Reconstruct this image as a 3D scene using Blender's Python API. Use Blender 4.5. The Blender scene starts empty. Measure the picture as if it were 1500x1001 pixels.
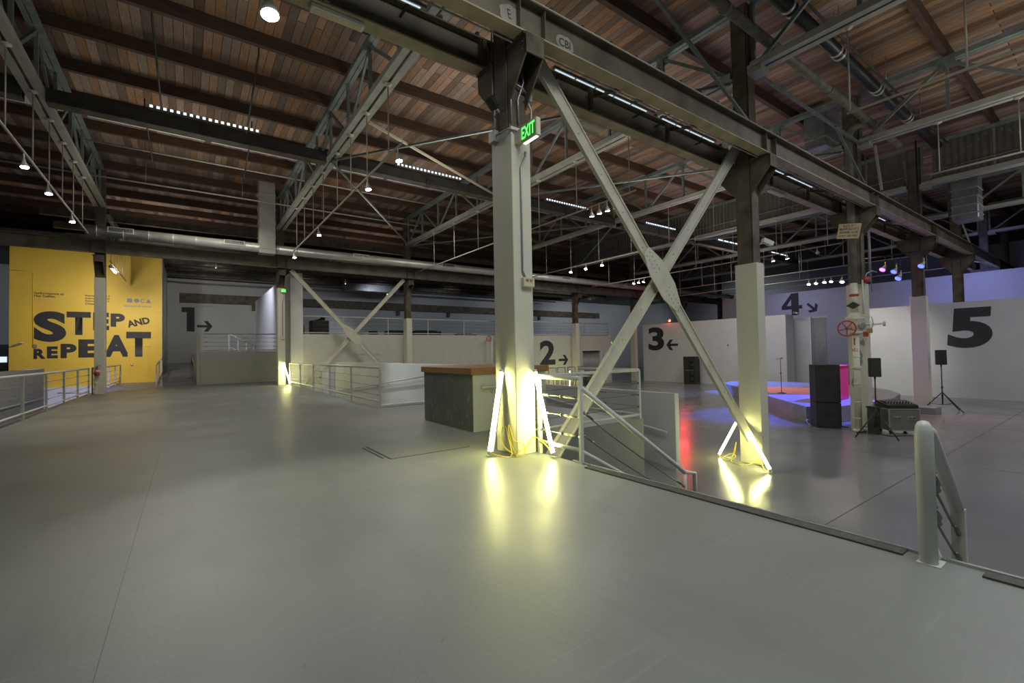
import bpy, bmesh, math, random
from mathutils import Vector, Matrix
random.seed(7)
SC = bpy.context.scene
COL = SC.collection
PI = math.pi

# ------------------------------------------------------------------ camera
cd = bpy.data.cameras.new('camera'); cam = bpy.data.objects.new('camera', cd); COL.objects.link(cam)
cd.sensor_width = 36.0; cd.lens = 665.15 / 1500 * 36.0; cd.clip_start = 0.05; cd.clip_end = 300
yaw, pit, rol = 0.94909, 0.0235035, -0.0189247
# world axes: X = along the column rows, Y = across the bay
def _b(right, up, fwd):
    # level-frame (right, up, forward) to world: right = A*sin(yaw) - B*cos(yaw)
    return Vector((right * math.sin(yaw) + fwd * math.cos(yaw), -right * math.cos(yaw) + fwd * math.sin(yaw), up))
fw = _b(0, math.sin(pit), math.cos(pit)); up_ = _b(0, math.cos(pit), -math.sin(pit)); rt_ = _b(1, 0, 0)
c_, s_ = math.cos(rol), math.sin(rol)
rt2 = rt_ * c_ + up_ * s_; up2 = up_ * c_ - rt_ * s_
m = Matrix((rt2, up2, -fw)).transposed().to_4x4()
m.translation = Vector((-3.31304, -4.55848, 1.28))
cam.matrix_world = m
SC.camera = cam

# ------------------------------------------------------------------ world, exposure
W = bpy.data.worlds.new('world'); SC.world = W; W.use_nodes = True
W.node_tree.nodes['Background'].inputs[0].default_value = (0.80, 0.92, 1.0, 1)
W.node_tree.nodes['Background'].inputs[1].default_value = 0.10
SC.view_settings.view_transform = 'Standard'; SC.view_settings.look = 'None'
SC.view_settings.gamma = 1.0; SC.view_settings.exposure = 0.0; SC.view_settings.use_curve_mapping = False
try:
    SC.cycles.use_denoising = True
    SC.cycles.sample_clamp_indirect = 6.0
    SC.cycles.max_bounces = 8; SC.cycles.diffuse_bounces = 4; SC.cycles.glossy_bounces = 3
    SC.cycles.caustics_reflective = False; SC.cycles.caustics_refractive = False
except Exception:
    pass

def lamp(kind, loc, power, color=(1, 1, 1), target=None, size=0.1, angle=60, blend=0.5, sizey=None, name=None):
    l = bpy.data.lights.new(name or kind.lower() + '_light', kind); l.energy = power; l.color = color
    if kind == 'SPOT':
        l.spot_size = math.radians(angle); l.spot_blend = blend; l.shadow_soft_size = size
    elif kind == 'AREA':
        l.size = size
        if sizey: l.shape = 'RECTANGLE'; l.size_y = sizey
    else:
        l.shadow_soft_size = size
    o = bpy.data.objects.new(l.name, l); COL.objects.link(o); o.location = loc
    if target is not None:
        d = Vector(target) - Vector(loc)
        o.rotation_euler = d.to_track_quat('-Z', 'Y').to_euler()
    return o
WARM = (1.0, 0.93, 0.82); COOL = (0.82, 0.92, 1.0); NEUT = (1.0, 0.965, 0.87)
# added fill without fixtures: soft unseen sources over platform, hall and back bay
AREAS = [((-0.6, -4.6, 6.7), 600, 3.0, (0.95, 1.0, 0.97)), ((-2.9, 6.5, 6.7), 170, 3.0, NEUT), ((-3.0, 14.5, 6.7), 400, 3.0, NEUT), ((4.5, 13.0, 6.7), 330, 3.0, NEUT),
         ((5.5, -8.0, 6.7), 420, 3.0, (0.90, 0.96, 1.0)), ((9.3, 9.0, 6.7), 430, 3.0, NEUT), ((9.3, -4.0, 6.7), 330, 3.0, (0.93, 0.96, 1.0)),
         ((15.4, 13.5, 6.7), 380, 3.0, NEUT), ((21.5, 8.5, 6.7), 420, 3.0, NEUT), ((19.0, -6.0, 6.7), 640, 3.0, (0.92, 0.93, 1.0))]
for p, e, s, c in AREAS:
    lamp('AREA', p, e * 0.42, c, (p[0], p[1], 0), s, name='house_light')
# added upward fill, unseen, to brighten the roof
for p, e, c in (((-2.9, 5.0, 5.6), 45, NEUT), ((-2.9, 13.5, 5.6), 120, WARM), ((3.2, 6.0, 5.6), 170, WARM), ((3.2, 13.0, 5.6), 110, WARM), ((9.3, 5.0, 5.6), 130, WARM), ((15.4, 6.5, 5.6), 120, WARM),
                ((9.0, -4.0, 5.6), 130, NEUT), ((14.5, -4.0, 5.6), 110, NEUT), ((22.0, -3.0, 5.6), 80, NEUT), ((22.0, 9.0, 5.6), 80, NEUT), ((-4.0, 24.0, 6.0), 120, WARM), ((6.0, 23.0, 6.0), 80, WARM)):
    lamp('AREA', p, e * 0.42, c, (p[0], p[1], 9), 2.5, name='roof_uplight')

# ------------------------------------------------------------------ helpers
class MB:
    def __init__(s): s.v = []; s.f = []; s.sm = []
    def add(s, vs, fs, smooth=False):
        b = len(s.v); s.v += [tuple(v) for v in vs]
        for f in fs: s.f.append(tuple(i + b for i in f)); s.sm.append(smooth)
        return s
    def box(s, x0, x1, y0, y1, z0, z1):
        vs = [(x0, y0, z0), (x1, y0, z0), (x1, y1, z0), (x0, y1, z0), (x0, y0, z1), (x1, y0, z1), (x1, y1, z1), (x0, y1, z1)]
        return s.add(vs, [(0, 3, 2, 1), (4, 5, 6, 7), (0, 1, 5, 4), (1, 2, 6, 5), (2, 3, 7, 6), (3, 0, 4, 7)])
    def bbox(s, x0, x1, y0, y1, z0, z1, b=0.01):
        # box with chamfered vertical and top edges
        vs = []; fs = []
        def ring(i, z): return [(x0 + i + b, y0 + i, z), (x1 - i - b, y0 + i, z), (x1 - i, y0 + i + b, z), (x1 - i, y1 - i - b, z), (x1 - i - b, y1 - i, z), (x0 + i + b, y1 - i, z), (x0 + i, y1 - i - b, z), (x0 + i, y0 + i + b, z)]
        rs = [ring(b, z0), ring(0, z0 + b), ring(0, z1 - b), ring(b, z1)]
        for r in rs: vs += r
        for k in range(3):
            for i in range(8):
                j = (i + 1) % 8; fs.append((k * 8 + i, k * 8 + j, k * 8 + 8 + j, k * 8 + 8 + i))
        fs.append(tuple(range(7, -1, -1))); fs.append(tuple(range(24, 32)))
        return s.add(vs, fs)
    def bar(s, p, q, w, h, upv=(0, 0, 1)):
        p = Vector(p); q = Vector(q); d = (q - p).normalized(); u = Vector(upv)
        if abs(d.dot(u)) > 0.98: u = Vector((1, 0, 0))
        sd = d.cross(u).normalized(); u = sd.cross(d).normalized()
        vs = []
        for e in (p, q):
            for a, b in ((-1, -1), (1, -1), (1, 1), (-1, 1)): vs.append(e + sd * (a * w / 2) + u * (b * h / 2))
        return s.add(vs, [(0, 1, 2, 3)[::-1], (4, 5, 6, 7), (0, 1, 5, 4), (1, 2, 6, 5), (2, 3, 7, 6), (3, 0, 4, 7)])
    def tube(s, pts, r, n=8, cap=True, r2=None):
        pts = [Vector(p) for p in pts]; vs = []; fs = []; N = len(pts)
        prev = None
        for i, p in enumerate(pts):
            d = (pts[min(i + 1, N - 1)] - pts[max(i - 1, 0)]).normalized()
            if prev is None:
                u = Vector((0, 0, 1)) if abs(d.z) < 0.9 else Vector((1, 0, 0)); a = d.cross(u).normalized()
            else:
                a = (prev - d * prev.dot(d)).normalized()
            prev = a; b = d.cross(a)
            rr = r if r2 is None else r + (r2 - r) * i / (N - 1)
            for k in range(n):
                t = 2 * PI * k / n; vs.append(p + a * (rr * math.cos(t)) + b * (rr * math.sin(t)))
        for i in range(N - 1):
            for k in range(n):
                j = (k + 1) % n; fs.append((i * n + k, i * n + j, (i + 1) * n + j, (i + 1) * n + k))
        s.add(vs, fs, True)
        if cap:
            b0 = len(s.v) - len(vs)
            s.f.append(tuple(b0 + k for k in range(n - 1, -1, -1))); s.sm.append(False)
            s.f.append(tuple(b0 + (N - 1) * n + k for k in range(n))); s.sm.append(False)
        return s
    def lathe(s, p, axis, prof, n=16):
        # prof: list of (distance along axis, radius)
        p = Vector(p); d = Vector(axis).normalized(); u = Vector((0, 0, 1)) if abs(d.z) < 0.9 else Vector((1, 0, 0))
        a = d.cross(u).normalized(); b = d.cross(a); vs = []; fs = []
        for h, r in prof:
            for k in range(n):
                t = 2 * PI * k / n; vs.append(p + d * h + a * (r * math.cos(t)) + b * (r * math.sin(t)))
        for i in range(len(prof) - 1):
            for k in range(n):
                j = (k + 1) % n; fs.append((i * n + k, i * n + j, (i + 1) * n + j, (i + 1) * n + k))
        fs.append(tuple(range(n - 1, -1, -1))); fs.append(tuple((len(prof) - 1) * n + k for k in range(n)))
        return s.add(vs, fs, True)
    def prism(s, poly, axis, a0, a1):
        # poly in the plane across axis: axis x -> (y,z), y -> (x,z), z -> (x,y)
        def P(c, a): return {'x': (a, c[0], c[1]), 'y': (c[0], a, c[1]), 'z': (c[0], c[1], a)}[axis]
        n = len(poly); vs = [P(c, a0) for c in poly] + [P(c, a1) for c in poly]
        fs = [tuple(range(n - 1, -1, -1)), tuple(range(n, 2 * n))] + [(i, (i + 1) % n, n + (i + 1) % n, n + i) for i in range(n)]
        return s.add(vs, fs)
    def build(s, name, mat, parent=None, loc=None, kind=None):
        off = Vector((0, 0, 0))
        if parent is not None:
            q = parent
            while q is not None: off = off + q.location; q = q.parent
        elif loc is not None: off = Vector(loc)
        me = bpy.data.meshes.new(name)
        me.from_pydata([tuple(Vector(v) - off) for v in s.v], [], s.f)
        bm = bmesh.new(); bm.from_mesh(me); bmesh.ops.recalc_face_normals(bm, faces=bm.faces); bm.to_mesh(me); bm.free()
        if any(s.sm):
            me.polygons.foreach_set('use_smooth', s.sm)
        me.materials.append(mat)
        o = bpy.data.objects.new(name, me); COL.objects.link(o)
        if parent is not None: o.parent = parent
        elif loc is not None: o.location = loc
        if kind: o['kind'] = kind
        return o
def thing(name, label, cat, loc, group=None):
    o = bpy.data.objects.new(name, None); COL.objects.link(o); o.location = loc; o.empty_display_size = 0.1
    o['label'] = label; o['category'] = cat
    if group: o['group'] = group
    return o
def tag(o, label, cat, group=None):
    o['label'] = label; o['category'] = cat
    if group: o['group'] = group
    return o
def dup(root, delta, label, group=None, skip=()):
    r = root.copy(); COL.objects.link(r); r.location = root.location + Vector(delta); r['label'] = label
    if group: r['group'] = group
    for ch in list(root.children):
        if ch.name.split('.')[0] in skip: continue
        c = ch.copy(); COL.objects.link(c); c.parent = r
        for g in list(ch.children):
            d = g.copy(); COL.objects.link(d); d.parent = c
    return r

# ------------------------------------------------------------------ materials
MATS = {}
def mat(name, col, rough=0.6, metal=0.0, var=0.12, scale=3.0, bump=0.0, bscale=60, rnd=0.0, emit=None, es=0.0, spec=0.5, stretch=None, col2=None, rvar=0.0):
    if name in MATS: return MATS[name]
    m = bpy.data.materials.new(name); m.use_nodes = True; nt = m.node_tree; b = nt.nodes['Principled BSDF']
    b.inputs['Roughness'].default_value = rough; b.inputs['Metallic'].default_value = metal
    b.inputs['Specular IOR Level'].default_value = spec
    L = nt.links.new; N = nt.nodes.new
    tc = N('ShaderNodeTexCoord'); mp = N('ShaderNodeMapping'); L(tc.outputs['Object'], mp.inputs[0])
    if stretch: mp.inputs['Scale'].default_value = stretch
    nz = N('ShaderNodeTexNoise'); nz.inputs['Scale'].default_value = scale; nz.inputs['Detail'].default_value = 6; L(mp.outputs[0], nz.inputs['Vector'])
    mx = N('ShaderNodeMix'); mx.data_type = 'RGBA'
    c2 = col2 or tuple(max(0, c * (1 - var)) for c in col)
    c1 = col if col2 else tuple(min(1, c * (1 + var)) for c in col)
    rp = N('ShaderNodeMapRange'); rp.inputs[1].default_value = 0.3; rp.inputs[2].default_value = 0.7; L(nz.outputs[0], rp.inputs[0])
    mx.inputs[6].default_value = (*c1, 1); mx.inputs[7].default_value = (*c2, 1); L(rp.outputs[0], mx.inputs[0])
    out = mx.outputs[2]
    if rnd:
        oi = N('ShaderNodeObjectInfo'); ge = N('ShaderNodeNewGeometry'); ad = N('ShaderNodeMath'); ad.operation = 'ADD'
        L(oi.outputs['Random'], ad.inputs[0]); L(ge.outputs['Random Per Island'], ad.inputs[1])
        fr = N('ShaderNodeMath'); fr.operation = 'FRACT'; L(ad.outputs[0], fr.inputs[0])
        hs = N('ShaderNodeHueSaturation'); L(out, hs.inputs['Color'])
        r1 = N('ShaderNodeMapRange'); r1.inputs[3].default_value = 1 - rnd; r1.inputs[4].default_value = 1 + rnd; L(fr.outputs[0], r1.inputs[0]); L(r1.outputs[0], hs.inputs['Value'])
        m2 = N('ShaderNodeMath'); m2.operation = 'MULTIPLY'; m2.inputs[1].default_value = 7.31; L(fr.outputs[0], m2.inputs[0])
        f2 = N('ShaderNodeMath'); f2.operation = 'FRACT'; L(m2.outputs[0], f2.inputs[0])
        r2 = N('ShaderNodeMapRange'); r2.inputs[3].default_value = 0.55; r2.inputs[4].default_value = 1.15; L(f2.outputs[0], r2.inputs[0]); L(r2.outputs[0], hs.inputs['Saturation'])
        out = hs.outputs[0]
    L(out, b.inputs['Base Color'])
    if rvar:
        rr = N('ShaderNodeMapRange'); rr.inputs[1].default_value = 0.3; rr.inputs[2].default_value = 0.7; rr.inputs[3].default_value = rough - rvar; rr.inputs[4].default_value = rough + rvar
        L(nz.outputs[0], rr.inputs[0]); L(rr.outputs[0], b.inputs['Roughness'])
    if bump:
        n2 = N('ShaderNodeTexNoise'); n2.inputs['Scale'].default_value = bscale; n2.inputs['Detail'].default_value = 3; L(mp.outputs[0], n2.inputs['Vector'])
        bp = N('ShaderNodeBump'); bp.inputs['Strength'].default_value = bump; bp.inputs['Distance'].default_value = 0.02; L(n2.outputs[0], bp.inputs['Height']); L(bp.outputs[0], b.inputs['Normal'])
    if emit:
        b.inputs['Emission Color'].default_value = (*emit, 1); b.inputs['Emission Strength'].default_value = es
    MATS[name] = m; return m

def floor_mat(name, base, rough, stain=0.35):
    m = bpy.data.materials.new(name); m.use_nodes = True; nt = m.node_tree; b = nt.nodes['Principled BSDF']; L = nt.links.new; N = nt.nodes.new
    tc = N('ShaderNodeTexCoord')
    def noise(sc, det=5, st=(1, 1, 1)):
        mp = N('ShaderNodeMapping'); mp.inputs['Scale'].default_value = st; L(tc.outputs['Object'], mp.inputs[0])
        n = N('ShaderNodeTexNoise'); n.inputs['Scale'].default_value = sc; n.inputs['Detail'].default_value = det; L(mp.outputs[0], n.inputs['Vector']); return n.outputs[0]
    def ramp(v, a, c, lo, hi):
        r = N('ShaderNodeMapRange'); r.inputs[1].default_value = a; r.inputs[2].default_value = c; r.inputs[3].default_value = lo; r.inputs[4].default_value = hi; L(v, r.inputs[0]); return r.outputs[0]
    def mix(f, a, c):
        x = N('ShaderNodeMix'); x.data_type = 'RGBA'; L(f, x.inputs[0])
        if isinstance(a, tuple): x.inputs[6].default_value = (*a, 1)
        else: L(a, x.inputs[6])
        x.inputs[7].default_value = (*c, 1); return x.outputs[2]
    big = noise(0.55, 6); col = mix(ramp(big, 0.35, 0.65, 0, 1), tuple(c * 0.93 for c in base), tuple(c * 1.07 for c in base))
    sc1 = noise(2.2, 8, (1, 0.35, 1)); col = mix(ramp(sc1, 0.52, 0.72, 0, stain), col, tuple(c * 0.66 for c in base))
    sc2 = noise(28, 3); col = mix(ramp(sc2, 0.74, 0.80, 0, 0.6), col, tuple(min(1, c * 1.7) for c in base))
    sc3 = noise(17, 3); col = mix(ramp(sc3, 0.745, 0.79, 0, stain * 2), col, tuple(c * 0.45 for c in base))
    # hairline scratches
    vo = N('ShaderNodeTexVoronoi'); vo.feature = 'DISTANCE_TO_EDGE'; vo.inputs['Scale'].default_value = 0.33
    mpv = N('ShaderNodeMapping'); L(tc.outputs['Object'], mpv.inputs[0]); wv = N('ShaderNodeVectorMath'); wv.operation = 'ADD'
    nzv = N('ShaderNodeTexNoise'); nzv.inputs['Scale'].default_value = 0.8; L(tc.outputs['Object'], nzv.inputs['Vector']); L(mpv.outputs[0], wv.inputs[0]); L(nzv.outputs['Color'], wv.inputs[1]); L(wv.outputs[0], vo.inputs['Vector'])
    col = mix(ramp(vo.outputs[0], 0.0, 0.003, stain * 0.4, 0), col, tuple(c * 0.5 for c in base))
    scr = noise(5.0, 4, (0.25, 6, 1)); col = mix(ramp(scr, 0.60, 0.70, 0, stain * 0.8), col, tuple(min(1, c * 1.35) for c in base))
    scr2 = noise(4.0, 4, (5, 0.3, 1)); col = mix(ramp(scr2, 0.60, 0.70, 0, stain * 0.6), col, tuple(c * 0.7 for c in base))
    L(col, b.inputs['Base Color'])
    L(ramp(noise(1.3, 7), 0.3, 0.7, rough - 0.06, rough + 0.07), b.inputs['Roughness'])
    b.inputs['Specular IOR Level'].default_value = 0.55
    bp = N('ShaderNodeBump'); bp.inputs['Strength'].default_value = 0.10; bp.inputs['Distance'].default_value = 0.01; L(noise(35, 4), bp.inputs['Height'])
    bp2 = N('ShaderNodeBump'); bp2.inputs['Strength'].default_value = 0.08; bp2.inputs['Distance'].default_value = 0.012; L(noise(2.5, 3), bp2.inputs['Height']); L(bp.outputs[0], bp2.inputs['Normal']); L(bp2.outputs[0], b.inputs['Normal'])
    return m

M_floor = floor_mat('painted_concrete', (0.228, 0.236, 0.222), 0.40)
M_floor2 = floor_mat('hall_concrete', (0.205, 0.205, 0.21), 0.20, 0.06)
M_white = mat('white_wall_paint', (0.70, 0.70, 0.68), 0.6, var=0.03, scale=1.5, bump=0.05, bscale=40)
M_wallgrey = mat('grey_white_wall', (0.56, 0.57, 0.58), 0.6, var=0.04, scale=1.0, bump=0.05, bscale=40)
M_case = mat('column_casing_paint', (0.66, 0.64, 0.52), 0.45, var=0.04, scale=2, bump=0.05, bscale=30)
M_yellow = mat('yellow_wall_paint', (0.86, 0.585, 0.07), 0.55, var=0.05, scale=0.8, bump=0.03, bscale=30)
M_black = mat('wall_lettering_black', (0.032, 0.031, 0.036), 0.6, var=0.1)
M_grey_letter = mat('grey_lettering', (0.30, 0.30, 0.36), 0.6, var=0.05)
M_pale_letter = mat('pale_lettering', (0.80, 0.56, 0.20), 0.6, var=0.05)
M_steel = mat('rusty_brown_steel', (0.125, 0.10, 0.070), 0.62, 0.2, var=0.45, scale=3.5, bump=0.25, bscale=25)
M_girder = mat('painted_girder_steel', (0.155, 0.130, 0.092), 0.55, 0.15, var=0.35, scale=2.2, bump=0.2, bscale=25)
M_flange = mat('worn_tan_flange', (0.40, 0.34, 0.23), 0.55, 0.0, var=0.25, scale=2.5, bump=0.15, bscale=25)  # light tan flange colour, tube light from below put into it
M_truss = mat('green_grey_truss_steel', (0.20, 0.245, 0.22), 0.55, 0.2, var=0.25, scale=4)
M_chord = mat('pale_chord_steel', (0.42, 0.43, 0.38), 0.5, 0.1, var=0.15, scale=3)
M_dark = mat('dark_steel', (0.055, 0.055, 0.05), 0.55, 0.3, var=0.3)
M_brace = mat('white_brace_steel', (0.60, 0.58, 0.46), 0.5, 0.0, var=0.10, scale=4, bump=0.1, bscale=30)
M_rail = mat('grey_rail_paint', (0.60, 0.61, 0.57), 0.4, 0.0, var=0.05)
M_cable = mat('steel_cable', (0.20, 0.20, 0.19), 0.35, 0.8, var=0.15, scale=30)
M_plank = mat('roof_plank_wood', (0.245, 0.145, 0.085), 0.75, rnd=0.5, scale=9, stretch=(9, 0.5, 1), var=0.35, bump=0.2, bscale=12)
M_purlin = mat('dark_purlin_wood', (0.085, 0.05, 0.032), 0.75, scale=6, stretch=(0.4, 6, 6), var=0.4)
M_sky = mat('pale_skylight_panel', (0.60, 0.66, 0.68), 0.4, var=0.08)
M_curtain = mat('corrugated_draft_curtain', (0.14, 0.13, 0.108), 0.6, 0.2, var=0.25, scale=1.2)
M_galv = mat('galvanised_duct', (0.60, 0.59, 0.54), 0.36, 0.5, var=0.12, scale=2, bump=0.08, bscale=8)
M_ins = mat('duct_insulation', (0.30, 0.32, 0.34), 0.45, 0.5, var=0.2, scale=4)
M_blackduct = mat('black_duct', (0.03, 0.032, 0.036), 0.35, 0.1, var=0.3)
M_beige = mat('beige_pipe_paint', (0.50, 0.46, 0.36), 0.45, var=0.08)
M_pipe = mat('lagged_pipe', (0.17, 0.155, 0.12), 0.6, var=0.35, scale=5)
M_conduit = mat('grey_conduit', (0.36, 0.37, 0.36), 0.4, 0.5, var=0.1)
M_blackplastic = mat('black_plastic', (0.018, 0.018, 0.019), 0.5, var=0.2)
M_grille = mat('speaker_grille', (0.035, 0.035, 0.033), 0.6, 0.3, var=0.2, bump=0.5, bscale=220)
M_tubeglow = mat('fluorescent_glow', (1, 1, 0.8), emit=(0.97, 0.95, 0.34), es=64)
M_white_end = mat('white_lamp_end', (0.8, 0.8, 0.76), 0.4)
M_cord = mat('yellow_cord', (0.85, 0.66, 0.02), 0.45, var=0.05)
M_led = mat('led_diffuser', (0.9, 0.95, 1), emit=(0.74, 0.88, 1.0), es=1.7)
M_ledw = mat('warm_led_diffuser', (1, 0.95, 0.8), emit=(1.0, 0.95, 0.70), es=2.2)
M_glowdim = mat('dim_led_diffuser', (0.9, 0.95, 1), emit=(0.70, 0.86, 1.0), es=0.8)
M_bulb = mat('lamp_bulb_lit', (1, 0.95, 0.85), emit=(1.0, 0.92, 0.78), es=45)
M_lamp = mat('lamp_head_white', (0.7, 0.68, 0.62), 0.4)
M_redlamp = mat('red_lamp_lit', (1, 0.1, 0.05), emit=(1.0, 0.05, 0.02), es=45)
M_bluelamp = mat('blue_lamp_lit', (0.1, 0.15, 1), emit=(0.05, 0.08, 1.0), es=5)
M_violetlamp = mat('violet_lamp_lit', (0.5, 0.2, 1), emit=(0.45, 0.10, 1.0), es=5)
M_cap = mat('plywood_countertop', (0.30, 0.16, 0.06), 0.4, scale=5, stretch=(1, 1, 22), var=0.3)
M_board = mat('grey_bare_board', (0.165, 0.185, 0.165), 0.65, scale=3.2, var=0.3, col2=(0.12, 0.135, 0.12))
M_boardwhite = mat('counter_side_paint', (0.52, 0.53, 0.47), 0.5, var=0.04)
M_tan = mat('tan_half_wall', (0.44, 0.44, 0.37), 0.6, var=0.05)
M_brick = mat('white_brick_paint', (0.60, 0.59, 0.53), 0.65, var=0.05, scale=3, bump=0.1, bscale=20)
def add_bricks(m, sx):
    nt = m.node_tree; b = nt.nodes['Principled BSDF']; N = nt.nodes.new; L = nt.links.new
    tc = N('ShaderNodeTexCoord'); sp = N('ShaderNodeSeparateXYZ'); cb = N('ShaderNodeCombineXYZ'); L(tc.outputs['Object'], sp.inputs[0]); L(sp.outputs['X'], cb.inputs['X']); L(sp.outputs['Z'], cb.inputs['Y'])
    br = N('ShaderNodeTexBrick'); br.inputs['Scale'].default_value = sx; br.inputs['Mortar Size'].default_value = 0.012; br.inputs['Color1'].default_value = (1, 1, 1, 1); br.inputs['Color2'].default_value = (0.85, 0.85, 0.85, 1); br.inputs['Mortar'].default_value = (0, 0, 0, 1)
    br.inputs['Brick Width'].default_value = 0.5; br.inputs['Row Height'].default_value = 0.17; L(cb.outputs[0], br.inputs['Vector'])
    bp = N('ShaderNodeBump'); bp.inputs['Strength'].default_value = 0.5; bp.inputs['Distance'].default_value = 0.02; L(br.outputs['Color'], bp.inputs['Height']); L(bp.outputs[0], b.inputs['Normal'])
add_bricks(M_brick, 2.2)
M_stage = mat('dark_grey_stage', (0.26, 0.26, 0.26), 0.55, var=0.15)
M_stagetop = mat('stage_top', (0.26, 0.26, 0.28), 0.4, var=0.1)
M_greencan = mat('exit_letter_green', (0.1, 0.9, 0.15), emit=(0.10, 1.0, 0.12), es=1.6)
M_exitface = mat('exit_sign_face', (0.10, 0.16, 0.08), 0.4, emit=(0.08, 0.22, 0.05), es=0.25)
M_cream = mat('cream_plastic', (0.66, 0.60, 0.46), 0.4, var=0.03)
M_red = mat('red_paint', (0.45, 0.05, 0.035), 0.45, var=0.15)
M_redbox = mat('red_panel', (0.85, 0.025, 0.05), 0.5, var=0.05)
M_cardboard = mat('cardboard_sign', (0.52, 0.42, 0.24), 0.8, var=0.12, scale=6)
M_flight = mat('flight_case_laminate', (0.17, 0.165, 0.14), 0.5, var=0.1)
M_alu = mat('aluminium_edging', (0.52, 0.52, 0.50), 0.35, 0.8, var=0.08)
M_brass = mat('brass_fitting', (0.50, 0.36, 0.14), 0.4, 0.7, var=0.15)
M_darkceil = mat('dark_back_ceiling', (0.10, 0.105, 0.10), 0.8, var=0.3, scale=2)
M_grip = mat('dark_grip_strip', (0.085, 0.08, 0.072), 0.8, var=0.3, scale=20, bump=0.3, bscale=150)
M_pinkcol = M_case
M_scr = mat('screen_glow', (0.6, 0.7, 0.8), emit=(0.6, 0.72, 0.85), es=1.2)
M_exity = mat('far_exit_sign_lit', (0.6, 1, 0.3), emit=(0.62, 1.0, 0.28), es=3)

# ================================================================== SETTING
def struct(name, mb, m, loc=(0, 0, 0)):
    return mb.build(name, m, None, loc, 'structure')
# upper platform (top at 0), hall floor (top at -1.1)
plat = MB().prism([(-6.38, -15), (0.33, -15), (0.33, 0.5), (0.33, 0.95), (3.62, 0.95), (3.62, 6.3), (0.52, 6.3), (0.52, 21.5), (-2.95, 21.5), (-2.95, 21.6), (-4.5, 21.6), (-4.5, 27.98), (-6.38, 27.98)], 'z', -1.1, 0)
floor = struct('floor', plat, M_floor)
hall = struct('floor.001', MB().box(-26, 48, -16, 36.6, -1.3, -1.1), M_floor2)
grip = MB().box(0.215, 0.325, -3.66, -0.95, 0, 0.012).box(0.215, 0.325, -8.5, -4.0, 0, 0.012); grip.build('grip_strip', M_grip, floor)
MB().box(0.318, 0.345, -8.5, -0.65, -0.03, 0.016).build('nosing_strip', M_alu, floor)
for k in range(6):
    MB().box(0.33 + 0.28 * k, 0.61 + 0.28 * k + 0.02, -3.95, -0.62, -1.1, -0.183 * (k + 1) + 0.0).build('step', M_floor2, hall)
# hatch seam and control joints in the platform floor
jm = mat('floor_joint', (0.06, 0.06, 0.055), 0.8)
MB().box(-1.30, -1.275, 0.86, 1.80, -0.005, 0.003).box(-1.36, -1.34, 0.95, 1.75, -0.005, 0.003).box(-1.30, -0.17, 0.855, 0.868, -0.005, 0.003).build('floor_joint', jm, floor)
MB().box(-3.62, -3.617, -14, 21, -0.005, 0.0010).build('floor_joint', M_floor2, floor)
for y in (-8, -2, 4, 10): MB().box(0.5, 46, y, y + 0.012, -1.1, -1.0985).build('floor_joint', jm, hall)
for x in (9, 15, 21): MB().box(x, x + 0.012, -15, 18, -1.1, -1.0985).build('floor_joint', jm, hall)
# ramp from platform to gallery 1, and the ramp in the pit behind the fence
struct('floor.002', MB().prism([(21.5, -0.2), (36.6, -0.2), (36.6, 0.95), (21.5, 0.0)], 'x', -4.5, -2.95), M_floor2)
struct('floor.003', MB().prism([(6.32, -1.1), (17.6, -1.1), (6.32, -0.02)], 'x', 0.53, 2.5), M_floor2)
struct('trim_1', MB().bbox(0.5, 2.5, 6.24, 6.32, 0.0, 0.07), M_white)
# switchback ramp wall on the hall side of the landing
w = struct('wall_ramp', MB().box(4.5, 4.63, 0.88, 6.3, -1.1, 0.40), M_wallgrey)
MB().tube([(4.40, 1.0, -0.36), (4.40, 6.2, 0.25)], 0.02).build('handrail', M_rail, w)
MB().prism([(0.98, -1.1), (6.3, -1.1), (6.3, -0.35)], 'x', 3.62, 4.5).build('ramp', M_floor2, w)
# white wall beside the pit ramp
w = struct('wall_pit', MB().box(2.5, 2.66, 6.32, 19.2 - 1.0, -1.1, 0.97), M_white)
MB().tube([(2.40, 6.6, 0.75), (2.40, 18.0, -0.42)], 0.022).build('handrail', M_rail, w)
for y in (8, 11, 14, 17): MB().bar((2.40, y, 0.75 - (y - 6.6) * 0.1026), (2.5, y, 0.66 - (y - 6.6) * 0.1026), 0.012, 0.012).build('handrail_bracket', M_rail, w)
# mezzanine wall (gallery 2)
DX0, DX1, DZ = 19.4, 21.2, 1.28
w2 = struct('wall_mezzanine', MB().box(1.15, DX0, 18.6, 18.85, -1.1, 2.32).box(DX1, 22.35, 18.6, 18.85, -1.1, 2.32).box(DX0, DX1, 18.6, 18.85, DZ, 2.32), M_brick)
struct('floor.004', MB().box(1.15, 22.35, 18.85, 36.6, 2.1, 2.30), M_darkceil)
d = struct('door_1', MB().box(DX0, DX1, 18.80, 18.84, -1.1, DZ), M_conduit)
slat = MB()
for i in range(24): slat.tube([(DX0 + 0.04 + i * 0.075, 18.79, -1.1), (DX0 + 0.04 + i * 0.075, 18.79, DZ)], 0.03, 6)
slat.build('shutter_slat', M_conduit, d, kind='stuff')
MB().box(DX1 - 0.05, DX1 + 0.06, 18.56, 18.6, -1.1, DZ + 0.07).build('door_trim', M_white, d)
MB().box(DX0 - 0.06, DX1, 18.56, 18.6, DZ, DZ + 0.07).build('door_trim', M_white, d)
struct('wall_mezzanine_end', MB().box(22.2, 22.35, 18.85, 36.6, -1.1, 2.32), M_wallgrey)
# tall white fin wall by the lit column
struct('wall_fin', MB().box(0.62, 1.15, 18.6, 31.9, -1.1, 5.2), M_white)
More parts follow.
